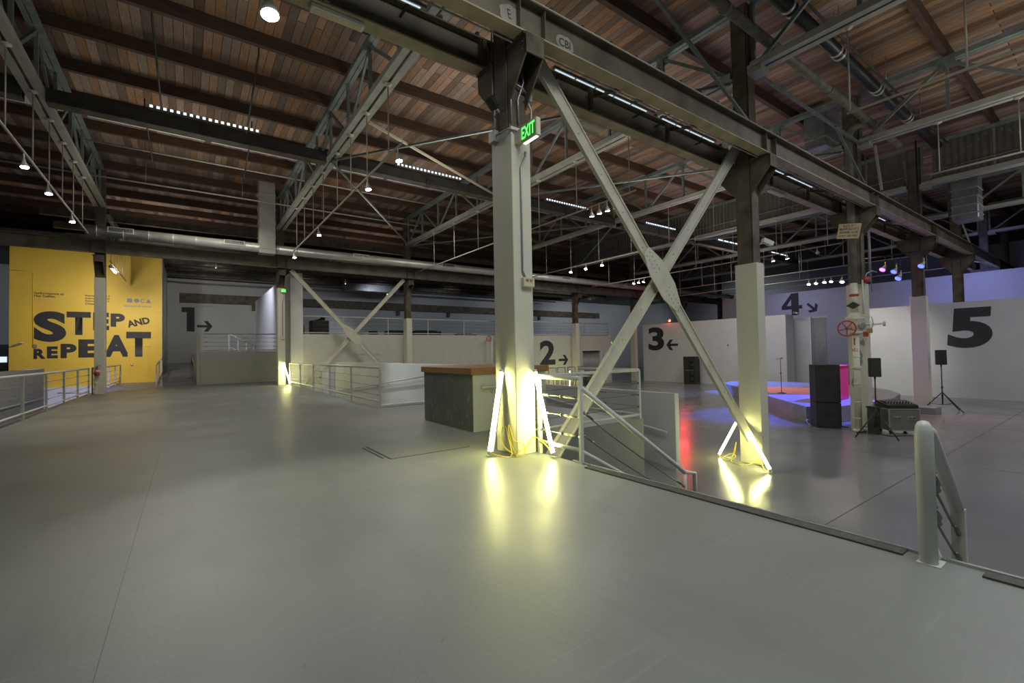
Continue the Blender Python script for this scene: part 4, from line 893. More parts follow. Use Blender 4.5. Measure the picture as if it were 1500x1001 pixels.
cord('second yellow cord looped under the left tube at the second column', [(6.1, 0.75, -1.08), (6.05, 0.6, -1.0), (6.07, 0.52, -0.7), (6.03, 0.55, -0.95), (5.98, 0.66, -1.085), (6.1, 0.85, -1.088)])

# ================================================================== RAILINGS
def turnbuckle(mb, p, d):
    p = Vector(p); d = Vector(d).normalized(); mb.lathe(p, d, [(0, 0.006), (0.03, 0.016), (0.11, 0.016), (0.14, 0.006)], 6)
    mb.lathe(p - d * 0.05, d, [(0, 0.02), (0.02, 0.02)], 6); return mb
def rail_run(label, a, b, n, h=0.95, zb=0.13, cables=(0.30, 0.52, 0.74), m=None, ends=True, pr=0.028, drop=0.0, turn=True, group='painted guard rails with steel cables', name='guard_rail'):
    a = Vector(a); b = Vector(b); m = m or M_rail; d = (b - a).normalized(); Z = Vector((0, 0, 1))
    t = thing(name, label, 'railing', a, group)
    MB().tube([a + Z * h, b + Z * h], pr + 0.002, 10).build('top_rail', m, t)
    MB().tube([a + Z * zb, b + Z * zb], pr - 0.004, 8).build('bottom_rail', m, t)
    for i in range(n):
        p = a + (b - a) * (i / (n - 1))
        MB().bar(p - Z * drop, p + Z * (h - 0.002), 0.048, 0.035, d).build('post', m, t)
    for c in cables:
        MB().tube([a + Z * c, b + Z * c], 0.0055, 5).build('cable', M_cable, t)
    if turn:
        tb = MB()
        for c in cables: turnbuckle(tb, a + Z * c + d * 0.06, d); turnbuckle(tb, b + Z * c - d * 0.06, -d); turnbuckle(tb, (a + b) / 2 + Z * c + d * 0.08, d)
        tb.build('turnbuckle', M_cable, t, kind='stuff')
    return t
rail_run('short lit cable guard between the front column and the stair head', (0.32, -0.06, 0), (0.32, -0.80, 0), 2, 0.965, 0.15, (0.30, 0.52, 0.74))
# stair rail going down from the stair head
t = thing('stair_rail', 'sloping pipe rail with two sagging cables going down the stairs by the lit guard', 'railing', (0.33, -0.80, 0), 'stair rails')
MB().tube([(0.33, -0.80, 0.86), (2.27, -0.80, -0.42), (2.50, -0.80, -0.47), (2.50, -0.80, -1.1)], 0.031, 10).build('top_rail', M_rail, t)
MB().tube([(2.27, -0.80, -0.42), (2.27, -0.80, -1.1)], 0.024, 8).build('post', M_rail, t)
MB().tube([(0.33, -0.80, 0.14), (2.27, -0.80, -0.92)], 0.022, 8).build('bottom_rail', M_rail, t)
for z0, z1 in ((0.58, -0.62), (0.32, -0.80)):
    MB().tube([(0.35, -0.80, z0), (0.8, -0.80, z0 + (z1 - z0) * 0.235 - 0.03), (1.3, -0.80, z0 + (z1 - z0) * 0.49 - 0.04), (1.8, -0.80, z0 + (z1 - z0) * 0.75 - 0.03), (2.26, -0.80, z1)], 0.008, 6).build('cable', M_cable, t)
    turnbuckle(MB(), (0.40, -0.80, z0 - 0.03), (1, 0, -0.62)).build('turnbuckle', M_cable, t); turnbuckle(MB(), (2.20, -0.80, z1 + 0.04), (-1, 0, 0.62)).build('turnbuckle', M_cable, t)
# right stair rail
t = thing('stair_rail', 'thick rounded white rail post at right with a rail dropping down the stairs', 'railing', (0.215, -3.78, 0), 'stair rails')
MB().lathe((0.215, -3.78, 0), (0, 0, 1), [(0, 0.044), (0.76, 0.044), (0.80, 0.038), (0.822, 0.026), (0.83, 0.01)], 16).build('post', M_rail, t)
MB().tube([(0.22, -3.78, 0.785), (0.30, -3.785, 0.75), (0.80, -3.80, 0.20)], 0.038, 12).build('top_rail', M_rail, t)
MB().bar((0.84, -3.80, 0.19), (0.84, -3.80, -0.9), 0.07, 0.05, (1, 0, 0)).build('post', M_rail, t)
MB().tube([(0.24, -3.785, 0.10), (0.84, -3.80, -0.5)], 0.03, 8).build('bottom_rail', M_rail, t)
for z0, z1 in ((0.50, 0.0), (0.30, -0.17)):
    MB().tube([(0.24, -3.785, z0), (0.84, -3.80, z1)], 0.008, 6).build('cable', M_cable, t)
    for e in (-0.015, 0.02): turnbuckle(MB(), (0.29, -3.80, z0 + e - 0.02), (1, 0, -0.8)).build('turnbuckle', M_cable, t)
    turnbuckle(MB(), (0.82, -3.805, z1 + 0.015), (-1, 0, 0.8)).build('turnbuckle', M_cable, t)
MB().box(0.17, 0.30, -3.84, -3.73, 0.0, 0.005).build('base_plate', M_rail, t)
# guard round the landing
rail_run('cable guard along the near edge of the landing behind the brace', (0.50, 0.99, 0), (3.56, 0.99, -0.0), 3, 0.90, 0.07, (0.22, 0.44, 0.66))
rail_run('cable guard turning the landing corner toward the counter', (3.57, 0.99, 0), (3.57, 2.6, 0), 2, 0.90, 0.07, (0.22, 0.44, 0.66))
# long fence along the pit
rail_run('long cable fence along the white ramp pit, from the counter back to the lit column', (0.46, 6.2, 0), (0.46, 17.95, 0), 6, 0.965, 0.15)
# left fence and its continuation
rail_run('long cable fence at the left edge, running to the extinguisher column', (-6.22, 5.6, 0), (-6.22, 17.9, 0), 7, 0.97, 0.14)
rail_run('short cable fence between the extinguisher column and the yellow wall', (-6.22, 18.7, 0), (-6.22, 27.6, 0), 5, 0.97, 0.14)
rail_run('sloping white rail beside the ramp at the right end of the yellow wall', (-4.47, 22.4, 0.02), (-4.47, 33.0, 0.72), 5, 0.95, 0.12, (0.28, 0.44, 0.6, 0.76), M_white, turn=False)
rail_run('cable guard on the tan half wall under numeral 1', (-2.68, 21.66, 1.57), (0.5, 21.66, 1.57), 3, 0.87, 0.06, (0.26, 0.47, 0.68))
rail_run('white stair rail zigzag seen behind the tan half wall guard', (-1.35, 26.0, 1.57), (0.3, 30.0, 1.0), 4, 1.05, 0.3, (0.5, 0.7), M_white, turn=False)
rail_run('cable guard along the mezzanine edge from the fin wall to the front column', (0.75, 18.72, 2.32), (12.2, 18.72, 2.32), 6, 0.87, 0.08, (0.26, 0.46, 0.66))
rail_run('cable guard along the mezzanine edge above numeral 2', (12.4, 18.72, 2.32), (22.2, 18.72, 2.32), 5, 0.92, 0.08, (0.28, 0.48, 0.68))

# ================================================================== COUNTER
XC = 2.02
t = thing('counter', 'grey board counter with a thick plywood top behind the front column', 'counter', (0.42, 1.8, 0))
MB().box(0.44, XC - 0.06, 1.80, 3.60, 0.0, 0.93).build('body', M_boardwhite, t)
MB().box(0.425, 0.44, 1.785, 3.60, 0.01, 0.93).build('end_board', M_board, t)
MB().bbox(0.385, XC, 1.75, 3.66, 0.93, 1.035, 0.006).build('countertop', M_cap, t)
MB().box(0.435, XC - 0.06, 1.785, 1.80, 0.0, 0.93).build('side_board', M_boardwhite, t)
h = MB().tube([(0.56, 1.72, 0.72), (XC - 0.2, 1.72, 0.72)], 0.024, 10).build('handrail', M_rail, t)
for x in (0.8, XC - 0.4): MB().tube([(x, 1.72, 0.70), (x, 1.735, 0.63), (x, 1.785, 0.62)], 0.010, 6).build('handrail_bracket', M_rail, h)
sc = MB(); r = random.Random(4)
for i in range(26):
    y = r.uniform(1.85, 3.4); z = r.uniform(0.04, 0.45) if i < 18 else r.uniform(0.4, 0.8); L = r.uniform(0.02, 0.10)
    sc.box(0.4235, 0.4255, y, y + r.uniform(0.006, 0.02), z, min(0.9, z + L))
sc.build('plaster_streak', mat('pale_streak', (0.34, 0.35, 0.27), 0.8), t, kind='stuff')

# chair backs beyond the counter
def chair(x, y, z, label):
    t = thing('slat_chair', label, 'chair', (x, y, z), 'high slat back chairs')
    w = 0.62
    for s in (-1, 1):
        MB().tube([(x + s * w / 2, y, z), (x + s * w / 2, y + 0.0, z + 0.78), (x + s * w / 2, y + 0.03, z + 1.38)], 0.02, 6).build('leg', M_dark, t)
        MB().tube([(x + s * w / 2, y - 0.42, z), (x + s * w / 2, y - 0.42, z + 0.78)], 0.018, 6).build('leg', M_dark, t)
    MB().bbox(x - w / 2, x + w / 2, y - 0.44, y + 0.0, z + 0.77, z + 0.80, 0.01).build('seat', M_white_end, t)
    MB().tube([(x - w / 2, y + 0.03, z + 1.38), (x + w / 2, y + 0.03, z + 1.38)], 0.022, 6).build('top_bar', M_dark, t)
    for i in range(5):
        xx = x - w / 2 + (i + 1) * w / 6
        MB().box(xx - 0.026, xx + 0.026, y + 0.012, y + 0.024, z + 0.82, z + 1.37).build('slat', M_rail, t)
for i, x in enumerate((14.60, 15.33, 16.17, 17.03)):
    chair(x, 16.3, -1.1, ['high slat chair showing just right of the plywood counter corner', 'second high slat chair from the counter', 'third high slat chair from the counter, brightly lit', 'last high slat chair, half behind the white column under numeral 2'][i])
glow((16.6, 17.0, -1.07), (16.75, 17.1, 0.02), 'glowing tube standing behind the third high slat chair under numeral 2')
# ================================================================== STAGE
front = [(12.5, 1.72), (20.2, 8.78)]
arc = [(20.2, 8.78), (21.8, 9.3), (23.2, 8.2), (23.5, 6.0), (22.6, 3.6), (20.9, 1.9), (19.0, 1.0), (17.0, 0.72), (14.6, 0.86), (13.2, 1.1), (12.5, 1.72)]
poly = []
for i in range(len(arc) - 1): poly.append(arc[i])
poly.append((12.5, 1.72))
t = thing('stage', 'low dark grey stage with blue and red light on its top', 'stage', (16, 4, -1.1))
MB().prism(poly, 'z', -1.1, -0.64).build('skirt', M_stage, t); MB().prism(poly, 'z', -0.64, -0.61).build('top', M_stagetop, t)
MB().box(12.9, 13.0, 1.5, 1.62, -1.05, -0.95).build('cable_port', M_blackplastic, t)
t = thing('step_block', 'low grey step block beside the pinkish column', 'stage', (17.9, -0.3, -1.1)); MB().bbox(17.2, 18.0, -0.35, 0.6, -1.1, -0.9, 0.01).build('body', M_stage, t); MB().box(17.2, 18.0, -0.35, 0.6, -0.9, -0.885).build('top', M_stage, t)
t = thing('microphone_stand', 'thin microphone stand standing on the lit stage', 'stand', (16.5, 4.2, -0.61))
MB().lathe((16.5, 4.2, -0.61), (0, 0, 1), [(0, 0.17), (0.012, 0.17), (0.035, 0.05), (0.05, 0.02)], 18).build('base', M_dark, t)
MB().tube([(16.5, 4.2, -0.57), (16.5, 4.2, 0.25)], 0.014, 8).tube([(16.5, 4.2, 0.2), (16.5, 4.2, 0.80)], 0.010, 8).build('pole', M_dark, t)
MB().lathe((16.5, 4.2, 0.18), (0, 0, 1), [(0, 0.022), (0.07, 0.022)], 8).build('clutch', M_blackplastic, t)
MB().lathe((16.43, 4.34, 0.78), (0.35, -0.9, 0.22), [(0, 0.012), (0.16, 0.02), (0.18, 0.03), (0.23, 0.03), (0.25, 0.015)], 10).build('microphone', M_conduit, t)
t = thing('red_box', 'bright red box on the stage behind the black speaker stack', 'box', (15.3, 1.75, -0.61)); MB().bbox(14.75, 15.85, 1.65, 2.2, -0.61, 0.56, 0.01).build('body', M_redbox, t); MB().bbox(14.73, 15.87, 1.63, 2.22, 0.56, 0.60, 0.008).build('lid', M_redbox, t)

# ================================================================== LOUDSPEAKERS
def cabinet(t, c, w, d, h, rotz, name='body', grille=True, slot=True):
    """cabinet centred on c (base), front toward local -x rotated by rotz"""
    Rm = Matrix.Rotation(rotz, 3, 'Z'); c = Vector(c)
    def tr(mb):
        mb.v = [tuple(c + Rm @ Vector(v)) for v in mb.v]; return mb
    b = tr(MB().bbox(-d / 2, d / 2, -w / 2, w / 2, 0, h, 0.008)).build(name, M_blackplastic, t)
    if grille: tr(MB().box(-d / 2 - 0.012, -d / 2, -w / 2 + 0.02, w / 2 - 0.02, 0.02, h - 0.02)).build('grille', M_grille, t)
    if slot:
        tr(MB().box(-d / 2 - 0.016, -d / 2 - 0.011, -0.10, 0.10, h * 0.55, h * 0.62).box(-d / 2 - 0.016, -d / 2 - 0.011, -0.10, 0.10, h * 0.46, h * 0.53)).build('badge', M_blackplastic, t)
    return b
ang = 0.62
for i, (z, h, lb) in enumerate(((-1.1, 0.74, 'lower black subwoofer cabinet on the floor left of the valve pipe'), (-0.36, 1.10, 'upper black speaker cabinet stacked left of the valve pipe'))):
    t = thing('subwoofer', lb, 'speaker', (12.05, 1.0, z), 'stacked speakers'); cabinet(t, (12.12, 1.05, z), 0.62, 0.62, h - 0.01, ang)
t = thing('line_speaker', 'tall black loudspeaker tower standing against the wall below numeral 3', 'speaker', (24.6, 13.5, -1.1))
for i in range(2):
    cabinet(t, (24.62, 13.5, -1.1 + i * 0.93), 0.8, 0.7, 0.92, 0.1, slot=False)
    for z in (0.28, 0.66): MB().lathe((24.26, 13.3, -1.1 + i * 0.93 + z), (-1, 0, 0), [(0, 0.16), (0.015, 0.15), (0.02, 0.05)], 16).build('cone', M_blackplastic, t)
MB().box(24.25, 24.27, 13.12, 13.9, -0.19, -0.16).build('seam_strip', M_brass, t)
def tripod_speaker(p, ztop, zbot, w, label, lab2, rot, legdirs):
    x, y = p
    s = thing('speaker_stand', lab2, 'stand', (x, y, -1.1), 'tripod speaker stands')
    MB().tube([(x, y, -0.85), (x, y, -0.2)], 0.02, 8).tube([(x, y, -0.3), (x, y, zbot + 0.02)], 0.016, 8).build('pole', M_blackplastic, s)
    for zc in (-0.25, -0.55): MB().lathe((x, y, zc - 0.03), (0, 0, 1), [(0, 0.032), (0.06, 0.032)], 8).build('collar', M_blackplastic, s)
    for a in legdirs:
        e = Vector((x + 0.60 * math.cos(a), y + 0.60 * math.sin(a), -1.085))
        MB().tube([(x, y, -0.42), e], 0.016, 6).build('leg', M_blackplastic, s)
        MB().tube([(x, y, -0.86), (x + 0.36 * math.cos(a), y + 0.36 * math.sin(a), -0.82)], 0.008, 6).build('brace', M_blackplastic, s)
    t = thing('loudspeaker', label, 'speaker', (x, y, zbot), 'loudspeakers on stands'); cabinet(t, (x, y, zbot), w, 0.17, ztop - zbot, rot, slot=False)
    MB().lathe((x, y, zbot - 0.06), (0, 0, 1), [(0, 0.024), (0.06, 0.024)], 8).build('socket', M_blackplastic, t)
tripod_speaker((11.25, -0.42), 0.95, 0.46, 0.25, 'small black loudspeaker on the stand beside the flight case', 'black tripod stand beside the flight case', 0.45, (2.6, 4.2, 0.4))
tripod_speaker((18.35, -0.32), 1.07, 0.55, 0.29, 'small black loudspeaker on the stand left of numeral 5', 'black tripod stand right of the pinkish column', 0.35, (2.1, 4.4, -0.6))
# flight case with mixer
t = thing('flight_case', 'grey flight case on castors with two handles next to the tripod stand', 'case', (12.3, -0.5, -1.1))
Rm = Matrix.Rotation(-0.80, 3, 'Z'); cc = Vector((12.42, -0.56, 0))
def fc(mb): mb.v = [tuple(cc + Rm @ Vector(v)) for v in mb.v]; return mb
W2, D2 = 0.36, 0.27
fc(MB().box(-W2, W2, -D2, D2, -1.0, -0.44)).build('body', M_flight, t)
e = MB()
for sx in (-1, 1):
    for sy in (-1, 1): e.box(sx * W2 - 0.015, sx * W2 + 0.015, sy * D2 - 0.015, sy * D2 + 0.015, -1.0, -0.44)
for z in (-1.0, -0.44):
    for sy in (-1, 1): e.box(-W2, W2, sy * D2 - 0.015, sy * D2 + 0.015, z - 0.015, z + 0.015)
    for sx in (-1, 1): e.box(sx * W2 - 0.015, sx * W2 + 0.015, -D2, D2, z - 0.015, z + 0.015)
fc(e).build('edging', M_alu, t)
for sx in (-0.17, 0.17):
    h = fc(MB().box(sx - 0.09, sx + 0.09, -D2 - 0.012, -D2, -0.72, -0.62)).build('handle_plate', M_alu, t)
    fc(MB().tube([(sx - 0.06, -D2 - 0.012, -0.66), (sx - 0.06, -D2 - 0.035, -0.68), (sx + 0.06, -D2 - 0.035, -0.68), (sx + 0.06, -D2 - 0.012, -0.66)], 0.01, 6)).build('handle', M_blackplastic, h)
for sx in (-1, 1):
    for sy in (-1, 1): fc(MB().lathe((sx * (W2 - 0.06) - 0.02, sy * (D2 - 0.05), -1.05), (1, 0, 0), [(0, 0.048), (0.035, 0.048)], 12)).build('castor', M_blackplastic, t)
t = thing('mixing_console', 'black mixing console lying on the flight case', 'mixer', (12.4, -0.42, -0.42))
fc(MB().prism([(-0.24, -0.425), (0.26, -0.425), (0.26, -0.25), (-0.24, -0.34)], 'x', -0.36, 0.36)).build('body', M_blackplastic, t)
fc(MB().box(-0.30, 0.25, -0.05, 0.2, -0.30, -0.262)).build('panel', M_grille, t)
k = MB()
for i in range(9):
    for j in range(3): k.lathe((-0.28 + i * 0.07, -0.16 + j * 0.1, -0.32 + j * 0.02), (0, 0, 1), [(0, 0.012), (0.03, 0.010)], 6)
fc(k).build('knob', M_conduit, t)
t = thing('side_rack', 'black equipment rack standing left of the flight case behind the tripod', 'case', (11.8, 0.0, -1.1)); MB().bbox(11.66, 11.82, -0.35, -0.1, -1.1, -0.40, 0.01).build('body', M_blackplastic, t); MB().box(11.64, 11.84, -0.37, -0.08, -0.40, -0.37).build('top', M_blackplastic, t)
cord('black cable arching from the speaker stack to the floor', [(12.5, 1.2, 0.05), (12.62, 1.15, 0.1), (12.72, 1.05, -0.05), (12.72, 1.0, -0.7), (12.6, 0.95, -1.05), (12.45, 0.8, -1.09), (12.3, 0.55, -1.09)], 0.012, M_blackplastic, 'cable', 'cable')
cord('white cable lying at the stage corner', [(12.6, 1.55, -1.0), (12.2, 1.6, -0.98), (12.1, 1.5, -1.08), (12.0, 1.4, -1.09), (11.8, 1.35, -1.09)], 0.012, M_conduit, 'cable', 'cable')
cord('tangled black cables on the floor by the flight case', [(11.9, 0.0, -1.09), (11.5, 0.1, -1.09), (11.45, -0.2, -1.06), (11.7, -0.35, -1.09), (11.55, -0.6, -1.09), (11.85, -0.8, -1.09), (12.15, -1.0, -1.09), (12.4, -0.95, -1.09), (12.2, -1.15, -1.09)], 0.012, M_blackplastic, 'cable', 'cable')

# ================================================================== VALVE PIPE
px, py = 11.87, 0.16
t = thing('valve_pipe', 'white standpipe with a red hand wheel valve in front of the peeling column', 'pipe', (px, py, -1.1))
MB().tube([(px, py, -1.08), (px, py, 1.64)], 0.080, 20).tube([(px, py, 2.2), (px, py, 3.03)], 0.090, 20).build('pipe_run', M_case, t)
for z, r1, h1 in ((-1.1, 0.14, 0.06), (-0.75, 0.092, 0.03), (-0.30, 0.092, 0.03), (0.20, 0.092, 0.03), (0.62, 0.105, 0.10), (0.95, 0.092, 0.03)):
    MB().lathe((px, py, z), (0, 0, 1), [(0, r1 - 0.01), (0.01, r1), (h1 - 0.01, r1), (h1, r1 - 0.01)], 18).build('flange', M_case, t)
MB().lathe((px, py, 1.60), (0, 0, 1), [(0, 0.10), (0.02, 0.17), (0.06, 0.17), (0.07, 0.14), (0.14, 0.18), (0.28, 0.215), (0.38, 0.19), (0.41, 0.22), (0.47, 0.22), (0.49, 0.15), (0.60, 0.108)], 20).build('valve_body', M_case, t)
bl = MB()
for i in range(12):
    a = i * PI / 6; bl.lathe((px + 0.20 * math.cos(a), py + 0.20 * math.sin(a), 1.99), (0, 0, 1), [(0, 0.017), (0.11, 0.017)], 6)
bl.build('bolt', M_cream, t, kind='stuff')
ax = Vector((-0.86, -0.42, -0.08)).normalized()
hubp = Vector((px - 0.36, py + 0.08, 1.76)); u = ax.cross(Vector((0, 0, 1))).normalized(); v = ax.cross(u)
wheel = MB().tube([hubp + u * (0.205 * math.cos(a * PI / 14)) + v * (0.205 * math.sin(a * PI / 14)) for a in range(29)], 0.018, 8, cap=False).build('hand_wheel', M_red, t)
for i in range(5):
    a = i * 2 * PI / 5 + 0.3; MB().bar(hubp, hubp + u * (0.2 * math.cos(a)) + v * (0.2 * math.sin(a)), 0.026, 0.016, ax).build('spoke', M_red, wheel)
MB().lathe(hubp - ax * 0.03, ax, [(0, 0.045), (0.09, 0.04)], 10).build('wheel_hub', M_steel, wheel)
MB().tube([Vector((px, py, 1.78)), hubp], 0.03, 10).build('valve_stem', M_brass, t)
MB().lathe((px - 0.04, py - 0.12, 1.84), (-0.5, -0.85, 0), [(0, 0.12), (0.08, 0.115), (0.10, 0.10), (0.105, 0.08)], 18).build('gauge', M_conduit, t)
MB().tube([(px - 0.10, py - 0.16, 2.12), (px + 0.02, py - 0.38, 2.05), (px + 0.04, py - 0.42, 1.84), (px - 0.05, py - 0.32, 1.68)], 0.018, 7).tube([(px, py - 0.1, 1.84), (px + 0.08, py - 0.58, 1.86)], 0.024, 8).tube([(px, py - 0.26, 1.58), (px, py - 0.38, 1.92)], 0.015, 6).build('bypass_pipe', M_case, t)
MB().lathe((px + 0.08, py - 0.60, 1.86), (0.1, -1, 0), [(0, 0.04), (0.02, 0.07), (0.05, 0.07), (0.055, 0.025)], 12).build('outlet', M_case, t)
MB().bbox(px - 0.08, px + 0.0, py - 0.40, py - 0.28, 1.62, 1.74, 0.01).build('brass_plug', M_brass, t); MB().bbox(px - 0.06, px + 0.02, py - 0.30, py - 0.19, 1.52, 1.66, 0.01).build('red_plug', M_red, t)
MB().lathe((px, py, 2.66), (0, 0, 1), [(0, 0.092), (0.005, 0.112), (0.06, 0.112), (0.065, 0.092)], 16).build('red_clamp', M_red, t)
MB().prism([(py - 0.17, 2.40), (py, 2.50), (py + 0.17, 2.40), (py, 2.30)], 'x', px - 0.105, px - 0.088).build('diamond_plate', M_dark, t)
fpl = fy(px - 0.082)
flat_poly('arrow_mark', [[(-py - 0.014, 1.30), (-py + 0.014, 1.30), (-py + 0.014, 1.44), (-py + 0.03, 1.44), (-py, 1.51), (-py - 0.03, 1.44), (-py - 0.014, 1.44)]], M_red, t, fpl, 0.003)
put_text('NO 2', 'lettering', M_red, t, (px - 0.086, py + 0.070, 1.12), YL, ZU, 0.14, 0.09, bold=0.01)
MB().tube([(px + 0.05, py - 0.19, 3.1), (px + 0.05, py - 0.19, 2.15)], 0.022, 8).build('side_pipe', M_case, t)
t = thing('alarm_bell', 'small red alarm bell on top of the peeling column', 'bell', (12.05, -0.1, 3.1)); MB().lathe((12.1, -0.06, 3.12), (-0.6, -0.8, 0), [(0, 0.09), (0.05, 0.085), (0.08, 0.05)], 14).build('gong', M_red, t); MB().box(12.06, 12.16, -0.06, 0.03, 3.03, 3.15).build('mount', M_red, t)
conduit('two grey conduits up the shaft of the peeling column', [(12.55, -0.02, 3.1), (12.55, -0.02, 6.9)], 0.02)
conduit('thin grey conduit beside the pair on the peeling column shaft', [(12.66, -0.02, 2.8), (12.66, -0.02, 5.0)], 0.015)
conduit('bent conduit arm at the top of the peeling column casing', [(12.12, 0.0, 3.05), (12.2, -0.05, 3.3), (12.5, -0.08, 3.4), (12.9, -0.08, 3.4)], 0.018)
t = thing('cardboard_sign', 'tan hand lettered sign hung on the riser above the valve pipe', 'sign', (11.74, 0.2, 4.2))
sO = Vector((11.60, 0.44, 4.30)); sU = Vector((0.30, -0.954, -0.12)); sV = Vector((0.05, -0.16, 1.0)); sN = Vector((0.954, 0.30, 0)) * 0.01
qd = [sO, sO + sU * 0.50, sO + sU * 0.51 + sV * 0.41, sO + sV * 0.41]
MB().add([p for p in qd] + [p + sN for p in qd], [(0, 3, 2, 1), (4, 5, 6, 7), (0, 1, 5, 4), (1, 2, 6, 5), (2, 3, 7, 6), (3, 0, 4, 7)]).build('board', M_cardboard, t)
for i, (tx, wd, hh) in enumerate((('BLDG. Nº 1', 0.28, 0.060), ('MANIFOLD Nº 2', 0.42, 0.062), ('SHOWER VALVE', 0.41, 0.060), ('CONT. 1 SECTION', 0.40, 0.055))):
    put_text(tx, 'lettering', M_black, t, sO + sU * ((0.50 - wd) / 2) + sV * (0.32 - i * 0.09) - sN * 0.4, sU, sV, wd, hh, bold=0.012)

# ================================================================== RED LAMPS ON THE GALLERY 3 WALL, SMALL THINGS
for y, lb in ((15.6, 'left red lamp on the top of the numeral 3 wall'), (14.3, 'right red lamp on the top of the numeral 3 wall beside the brace')):
    t = thing('red_lamp', lb, 'lamp', (25.35, y, 3.18), 'red lamps on the wall top')
    MB().box(25.28, 25.42, y - 0.08, y + 0.08, 3.18, 3.24).build('base', M_dark, t); MB().lathe((25.35, y, 3.24), (-0.3, 0, 1), [(0, 0.06), (0.12, 0.08), (0.2, 0.085)], 12).build('head', M_dark, t); MB().lathe((25.29, y, 3.36), (-1, 0, 0.2), [(0, 0.085), (0.03, 0.08), (0.05, 0.04)], 12).build('bulb', M_redlamp, t)
    lamp('POINT', (25.1, y, 3.45), 12, (1, 0.06, 0.03), None, 0.05, name='red_light')
t = thing('clip_lamp', 'silver lamp head clipped below numeral 4', 'lamp', (25.9, 7.6, 3.1)); MB().tube([(26.0, 7.9, 3.05), (25.95, 7.6, 3.2), (25.9, 7.4, 3.15)], 0.02, 6).build('arm', M_dark, t); MB().lathe((25.85, 7.55, 3.32), (0.1, -0.95, -0.3), [(0, 0.06), (0.2, 0.06), (0.3, 0.1)], 12).build('head', M_alu, t)
t = thing('wall_sensor', 'small round sensor on the numeral 3 wall', 'sensor', (25.19, 11.2, 1.5)); MB().lathe((25.2, 11.2, 1.5), (-1, 0, 0), [(0, 0.06), (0.06, 0.05)], 10).build('body', M_cream, t); MB().lathe((25.14, 11.2, 1.5), (-1, 0, 0), [(0, 0.03), (0.02, 0.02)], 8).build('lens', M_dark, t)
t = thing('hose_valve', 'small red wheel valve on the brick wall beside the front column', 'valve', (11.5, 18.4, 2.1)); MB().tube([(11.55, 18.3, -1.0), (11.55, 18.3, 2.3)], 0.06, 10).build('pipe_run', M_case, t); q = MB().tube([(11.3 + 0.16 * math.cos(a * PI / 8), 18.2, 2.12 + 0.16 * math.sin(a * PI / 8)) for a in range(17)], 0.02, 6, cap=False).build('hand_wheel', M_red, t); MB().bar((11.14, 18.2, 2.12), (11.46, 18.2, 2.12), 0.02, 0.02).bar((11.3, 18.2, 1.96), (11.3, 18.2, 2.28), 0.02, 0.02).build('spoke', M_red, q); MB().tube([(11.3, 18.2, 2.12), (11.5, 18.3, 2.12)], 0.03, 8).build('valve_stem', M_case, t)
# mezzanine equipment
t = thing('road_case', 'black road case with a cable heap on top behind the far cross brace', 'case', (2.4, 21, 2.3)); MB().bbox(1.98, 2.84, 20.7, 21.4, 2.36, 3.15, 0.03).build('body', M_blackplastic, t); MB().box(1.98, 2.84, 20.69, 21.41, 2.74, 2.77).build('lid_seam', M_grille, t); MB().box(2.05, 2.2, 20.8, 21.3, 2.3, 2.36).box(2.62, 2.77, 20.8, 21.3, 2.3, 2.36).build('castor', M_blackplastic, t); MB().box(2.42, 2.6, 20.692, 20.70, 2.55, 2.58).build('badge', M_red, t)
cord('black cable heap on top of the road case', [(2.2, 21, 3.17), (2.5, 20.9, 3.2), (2.7, 21.1, 3.22), (2.6, 21.2, 3.35), (2.45, 21.0, 3.38), (2.55, 20.9, 3.28), (2.7, 21.0, 3.3), (2.4, 21.1, 3.22)], 0.035, M_blackplastic, 'cable', 'cable')
for i, (x0, x1, h, lb) in enumerate(((6.0, 7.5, 0.32, 'long low black case on the mezzanine left of the boxed column'), (7.7, 9.4, 0.34, 'long low black case on the mezzanine right of the boxed column'), (10.6, 11.9, 0.22, 'low black case on the mezzanine nearest the front column'))):
    t = thing('low_case', lb, 'case', (x0, 20.8, 2.3), 'low black cases on the mezzanine'); MB().bbox(x0, x1, 20.6, 21.2, 2.3, 2.3 + h, 0.02).build('body', M_blackplastic, t); MB().bbox(x0 + 0.1, x1 - 0.3, 20.65, 21.15, 2.3 + h, 2.34 + h, 0.01).build('lid', M_grille, t)
t = thing('monitor_speaker', 'small black monitor on the mezzanine floor behind the far brace', 'speaker', (5.3, 20.9, 2.3)); MB().prism([(20.7, 2.3), (21.1, 2.3), (21.1, 2.62), (20.9, 2.62)], 'x', 5.05, 5.5).build('body', M_blackplastic, t); MB().bar((5.28, 20.79, 2.33), (5.28, 20.89, 2.6), 0.4, 0.01).build('grille', M_grille, t)
t = thing('small_rack', 'pale little rack beside the fin wall on the mezzanine', 'rack', (1.45, 20.5, 2.3)); MB().box(1.3, 1.34, 20.4, 20.7, 2.3, 2.85).box(1.56, 1.6, 20.4, 20.7, 2.3, 2.85).build('frame', M_conduit, t); MB().box(1.34, 1.56, 20.4, 20.7, 2.6, 2.64).build('shelf', M_conduit, t)
t = thing('exit_sign', 'tiny yellow green exit sign far back left of the boxed column', 'sign', (11.5, 36.2, 7.0)); MB().box(11.75, 12.15, 36.3, 36.36, 6.75, 7.0).build('housing', M_dark, t); MB().box(11.78, 12.12, 36.29, 36.3, 6.78, 6.97).build('face', M_exity, t)
t = thing('exit_sign', 'tiny green exit sign at the right end of the mezzanine wall', 'sign', (22.5, 18.7, 1.9)); MB().box(22.36, 22.42, 18.60, 18.78, 1.75, 1.95).build('housing', M_dark, t); MB().box(22.36, 22.42, 18.59, 18.60, 1.78, 1.92).build('face', M_greencan, t)
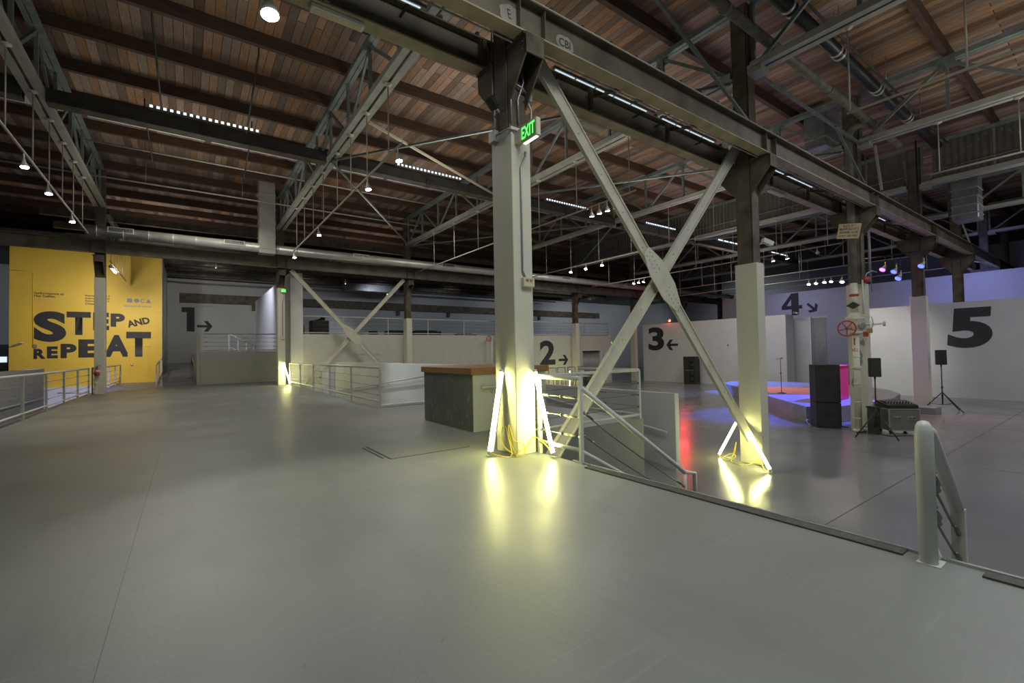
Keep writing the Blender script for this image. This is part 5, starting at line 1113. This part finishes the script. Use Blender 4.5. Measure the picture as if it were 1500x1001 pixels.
t = thing('office_duct', 'grey boxed duct hanging in the back bay behind the far brace', 'duct', (7, 33, 6.5)); MB().bbox(7.0, 11.5, 32.5, 33.3, 6.5, 7.1, 0.02).box(8, 8.04, 32.9, 32.94, 7.1, 7.35).box(10.5, 10.54, 32.9, 32.94, 7.1, 7.35).build('duct_shell', M_ins, t); MB().box(6.98, 7.04, 32.48, 33.32, 6.48, 7.12).build('flange_ring', M_ins, t)
for i in range(7):
    y = 20.5 + i * 2.3
    tag(MB().box(-8, 34, y - 0.07, y + 0.07, 7.05, 7.35).build('ceiling_joist', M_steel, None, (0, y, 7.05)), 'dark joist of the back bay ceiling, number %s in depth from the silver duct' % ['one', 'two', 'three', 'four', 'five', 'six', 'seven'][i], 'joist', 'joists of the back bay ceiling')
for i, (z, y) in enumerate(((6.9, 25.0), (6.8, 29.5), (6.75, 33.5))):
    conduit(['nearest dark pipe under the back bay ceiling', 'middle dark pipe under the back bay ceiling', 'farthest dark pipe under the back bay ceiling'][i], [(-4.4, y, z), (30, y, z)], 0.05, M_dark, 'pipe', 'ceiling_pipe')
# far left equipment
t = thing('equipment_cabinet', 'dark equipment cabinet at the far left behind the yellow wall edge', 'cabinet', (-11.4, 31, -1.1)); MB().bbox(-12.6, -11.0, 31, 31.6, -1.1, 2.2, 0.02).build('body', M_blackplastic, t); MB().box(-12.2, -11.15, 30.95, 31.0, 1.25, 1.55).build('screen', M_scr, t)
# dark equipment beyond the mezzanine end
t = thing('equipment_rack', 'dark equipment heap in the gap left of the numeral 3 wall', 'rack', (27.5, 26, -1.1)); MB().bbox(26.0, 29.0, 26, 27, -1.1, -0.2, 0.03).build('body', M_blackplastic, t); MB().bbox(27.4, 28.2, 25.8, 26.0, -0.2, 0.3, 0.02).build('crate', M_flight, t)
t = thing('loudspeaker', 'small black loudspeaker in the gap left of the numeral 3 wall', 'speaker', (25.6, 24, 0.5)); MB().bbox(26.9, 27.3, 25.2, 25.6, 0.9, 1.6, 0.01).build('body', M_blackplastic, t); MB().tube([(27.1, 25.4, -1.1), (27.1, 25.4, 0.9)], 0.03, 6).build('pole', M_blackplastic, t)
